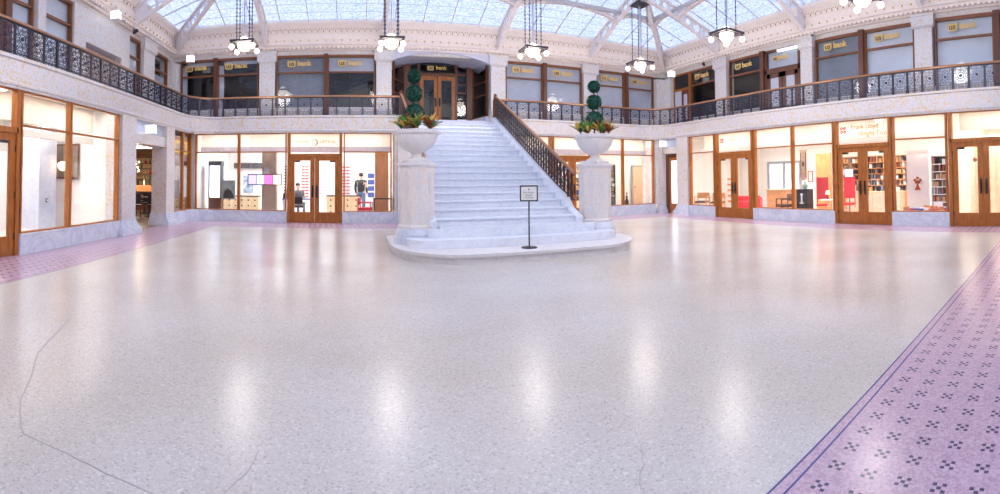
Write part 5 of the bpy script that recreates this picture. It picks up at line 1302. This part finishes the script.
for i,(x,y,l) in enumerate(((-9.3,18.0,'left back'),(-8.75,18.2,'right back'),(-8.6,16.9,'left middle'),(-8.0,17.1,'right middle'),(-7.75,15.5,'left front'),(-7.15,15.75,'right front'))):
    if s0 is None:
        r=root('bar_chair','','chair')
        m=MB(); m.box(-.2,.2,-.2,.2,.42,.48); m.build('seat',BLACK,r); m=MB(); m.box(-.2,.2,-.21,-.18,.5,.86); m.build('backrest',BLACK,r)
        for a_ in (-.18,.18):
            for b_ in (-.18,.18): m=MB(); m.box(a_-.015,a_+.015,b_-.015,b_+.015,0,.42); m.build('leg',IRON,r)
        s0=r
    else: r=dup(s0,(0,0,0))
    r.location=(x,y,.012); r.rotation_euler=(0,0,R(25)); r['label']='dark café chair by the orange bar, %s one'%l; r['category']='chair'; r['group']='café chairs'
r=root('cafe_chandelier','sparkling glass chandelier in the café passage','chandelier',(-8.9,17.4,1.95)); m=MB()
cm=emit('crystal_white',(1,.93,.88),6)
for k in range(26): a_=k*2.4; q=.06+.012*k; m=MB(); m.sph((q*math.cos(a_),q*math.sin(a_),.25*math.sin(k)*.8),.035,6,5); m.build('crystal',cm,r)
m=MB(); m.tube([(0,0,.1),(0,0,.93)],.008,5); m.ring((0,0,.1),.3,.27,.02,20,'xy'); m.build('frame',STEEL,r)
L=bpy.data.lights.new('cafe_lamp','POINT'); L.energy=60; L.color=(1,.85,.7); L.shadow_soft_size=.15; o=bpy.data.objects.new('bulb',L); COL.objects.link(o); o.parent=r; o.location=(0,0,-.35)
for i,x in enumerate((-10.6,-10.2,-9.8,-9.3,-8.9,-8.5)):
    y=19.3+(x+9.6)*math.tan(R(25)); r=root('glass_bottle','red-capped glass bottle standing on orange bar','bottle',(x,y,1.132)); r['group']='bottles on the café bar'; m=MB(); m.lathe([(.04,0),(.045,.16),(.015,.22),(.015,.28)],n=10); m.build('body',[WHITE,RED,GREENL][i%3],r,smooth=True); m=MB(); m.lathe([(.018,.28),(.018,.3)],n=8); m.build('cap',REDP,r)
zs=bookcase((-10.4,21.6,.012),R(20),3.4,2.5,.4,'dark wooden back bar shelves behind the orange bar',5,WOODD,SHOPT,1.1)
fill((-10.4,21.6,.012),R(20),3.4,zs,.4,'bottles and cups on the back bar shelves','small # on the back bar shelves in the café',[('bottle',WHITE,(.09,.09,.26)),('bottle',GREENL,(.08,.08,.28)),('vase',RED,(.12,.12,.2)),('bottle',CROTY,(.09,.09,.24))],.16,77,hmax=.3)
for i,(x,y) in enumerate(((-8.35,17.55),(-7.5,16.2))):
    r=root('cafe_table','dark round café table, %s one of two'%['back','front'][i],'table',(x,y,.012)); m=MB(); m.lathe([(.33,.70),(.33,.74)],n=20); m.build('tabletop',WOODD,r); m=MB(); m.tube([(0,0,.02),(0,0,.70)],.03,8); m.lathe([(.22,0),(.2,.03)],n=16); m.build('base',IRON,r)
r=root('yellow_panel','yellow lit panel with white notices behind narrow corner window','sign panel',(-6.5,16.2,2.42)); r.location=(-6.35,16.3,2.4); m=MB(); m.box(0,.04,-1.0,1.0,0,.45); m.build('board',emit('lit_yellow',(.85,.50,.10),.6),r)
m.__init__(); 
for y in (-.5,.05): m.box(.04,.06,y,y+.4,.08,.36)
m.build('notice',WHITE,r)
r=root('valance','maroon fabric valance below yellow panel','valance',(-6.35,16.3,1.95)); m=MB(); m.box(0,.06,-1,1,0,.4); m.build('cloth',MAROON,r); m=MB(); m.tube([(.03,-1,.42),(.03,1,.42)],.015,6); m.build('rod',STEEL,r)
panelbox('white_board','white panel hanging under the maroon valance','board',(-6.4,-6.36,15.5,17.2,.75,1.9),WHITE)
drawers((-6.62,16.9,.012),R(90),1.5,.76,.3,'pale drawer cabinet with dark knobs behind narrow corner window',3,4)
# ------------------------------------------------------------------ world, camera, colour
w=bpy.data.worlds.new('sky'); sc.world=w; w.use_nodes=True; nt=w.node_tree; bg=nt.nodes['Background']
n_=nt.nodes.new('ShaderNodeTexNoise'); n_.inputs['Scale'].default_value=2.5; n_.inputs['Detail'].default_value=5
rm=nt.nodes.new('ShaderNodeValToRGB'); rm.color_ramp.elements[0].position=.35; rm.color_ramp.elements[0].color=(.80,.85,1,1); rm.color_ramp.elements[1].position=.65; rm.color_ramp.elements[1].color=(.95,.96,1,1)
nt.links.new(n_.outputs[0],rm.inputs[0]); nt.links.new(rm.outputs[0],bg.inputs[0]); bg.inputs[1].default_value=1.0
F,HY,PP,RR,YAW=471.6758,166.9658,.0272,.0061,-.3081
cp,sp=math.cos(PP),math.sin(PP); cr,sr=math.cos(RR),math.sin(RR); c_,s_=math.cos(-YAW),math.sin(-YAW)
A=Matrix(((c_,s_,0),(-s_,c_,0),(0,0,1)))@Matrix(((1,0,0),(0,cp,-sp),(0,sp,cp)))@Matrix(((cr,0,sr),(0,1,0),(-sr,0,cr)))
cam=bpy.data.cameras.new('camera'); co=bpy.data.objects.new('camera',cam); COL.objects.link(co)
right,fwd,up=A.col[0],A.col[1],A.col[2]
M4=Matrix((( right.x,up.x,-fwd.x,0),(right.y,up.y,-fwd.y,0),(right.z,up.z,-fwd.z,1.45),(0,0,0,1)))
co.matrix_world=M4; cam.type='PANO'; cam.panorama_type='CENTRAL_CYLINDRICAL'
cam.central_cylindrical_range_u_min=-500/F; cam.central_cylindrical_range_u_max=500/F
cam.central_cylindrical_range_v_min=(HY-494)/F; cam.central_cylindrical_range_v_max=HY/F; cam.central_cylindrical_radius=1
cam.clip_start=.05; cam.clip_end=200
sc.camera=co
vs=sc.view_settings; vs.view_transform='Standard'; vs.look='None'; vs.gamma=1; vs.use_curve_mapping=False; vs.exposure=0.72
sc.cycles.use_denoising=True; sc.cycles.max_bounces=8; sc.cycles.diffuse_bounces=4; sc.cycles.transparent_max_bounces=12; sc.cycles.sample_clamp_indirect=6
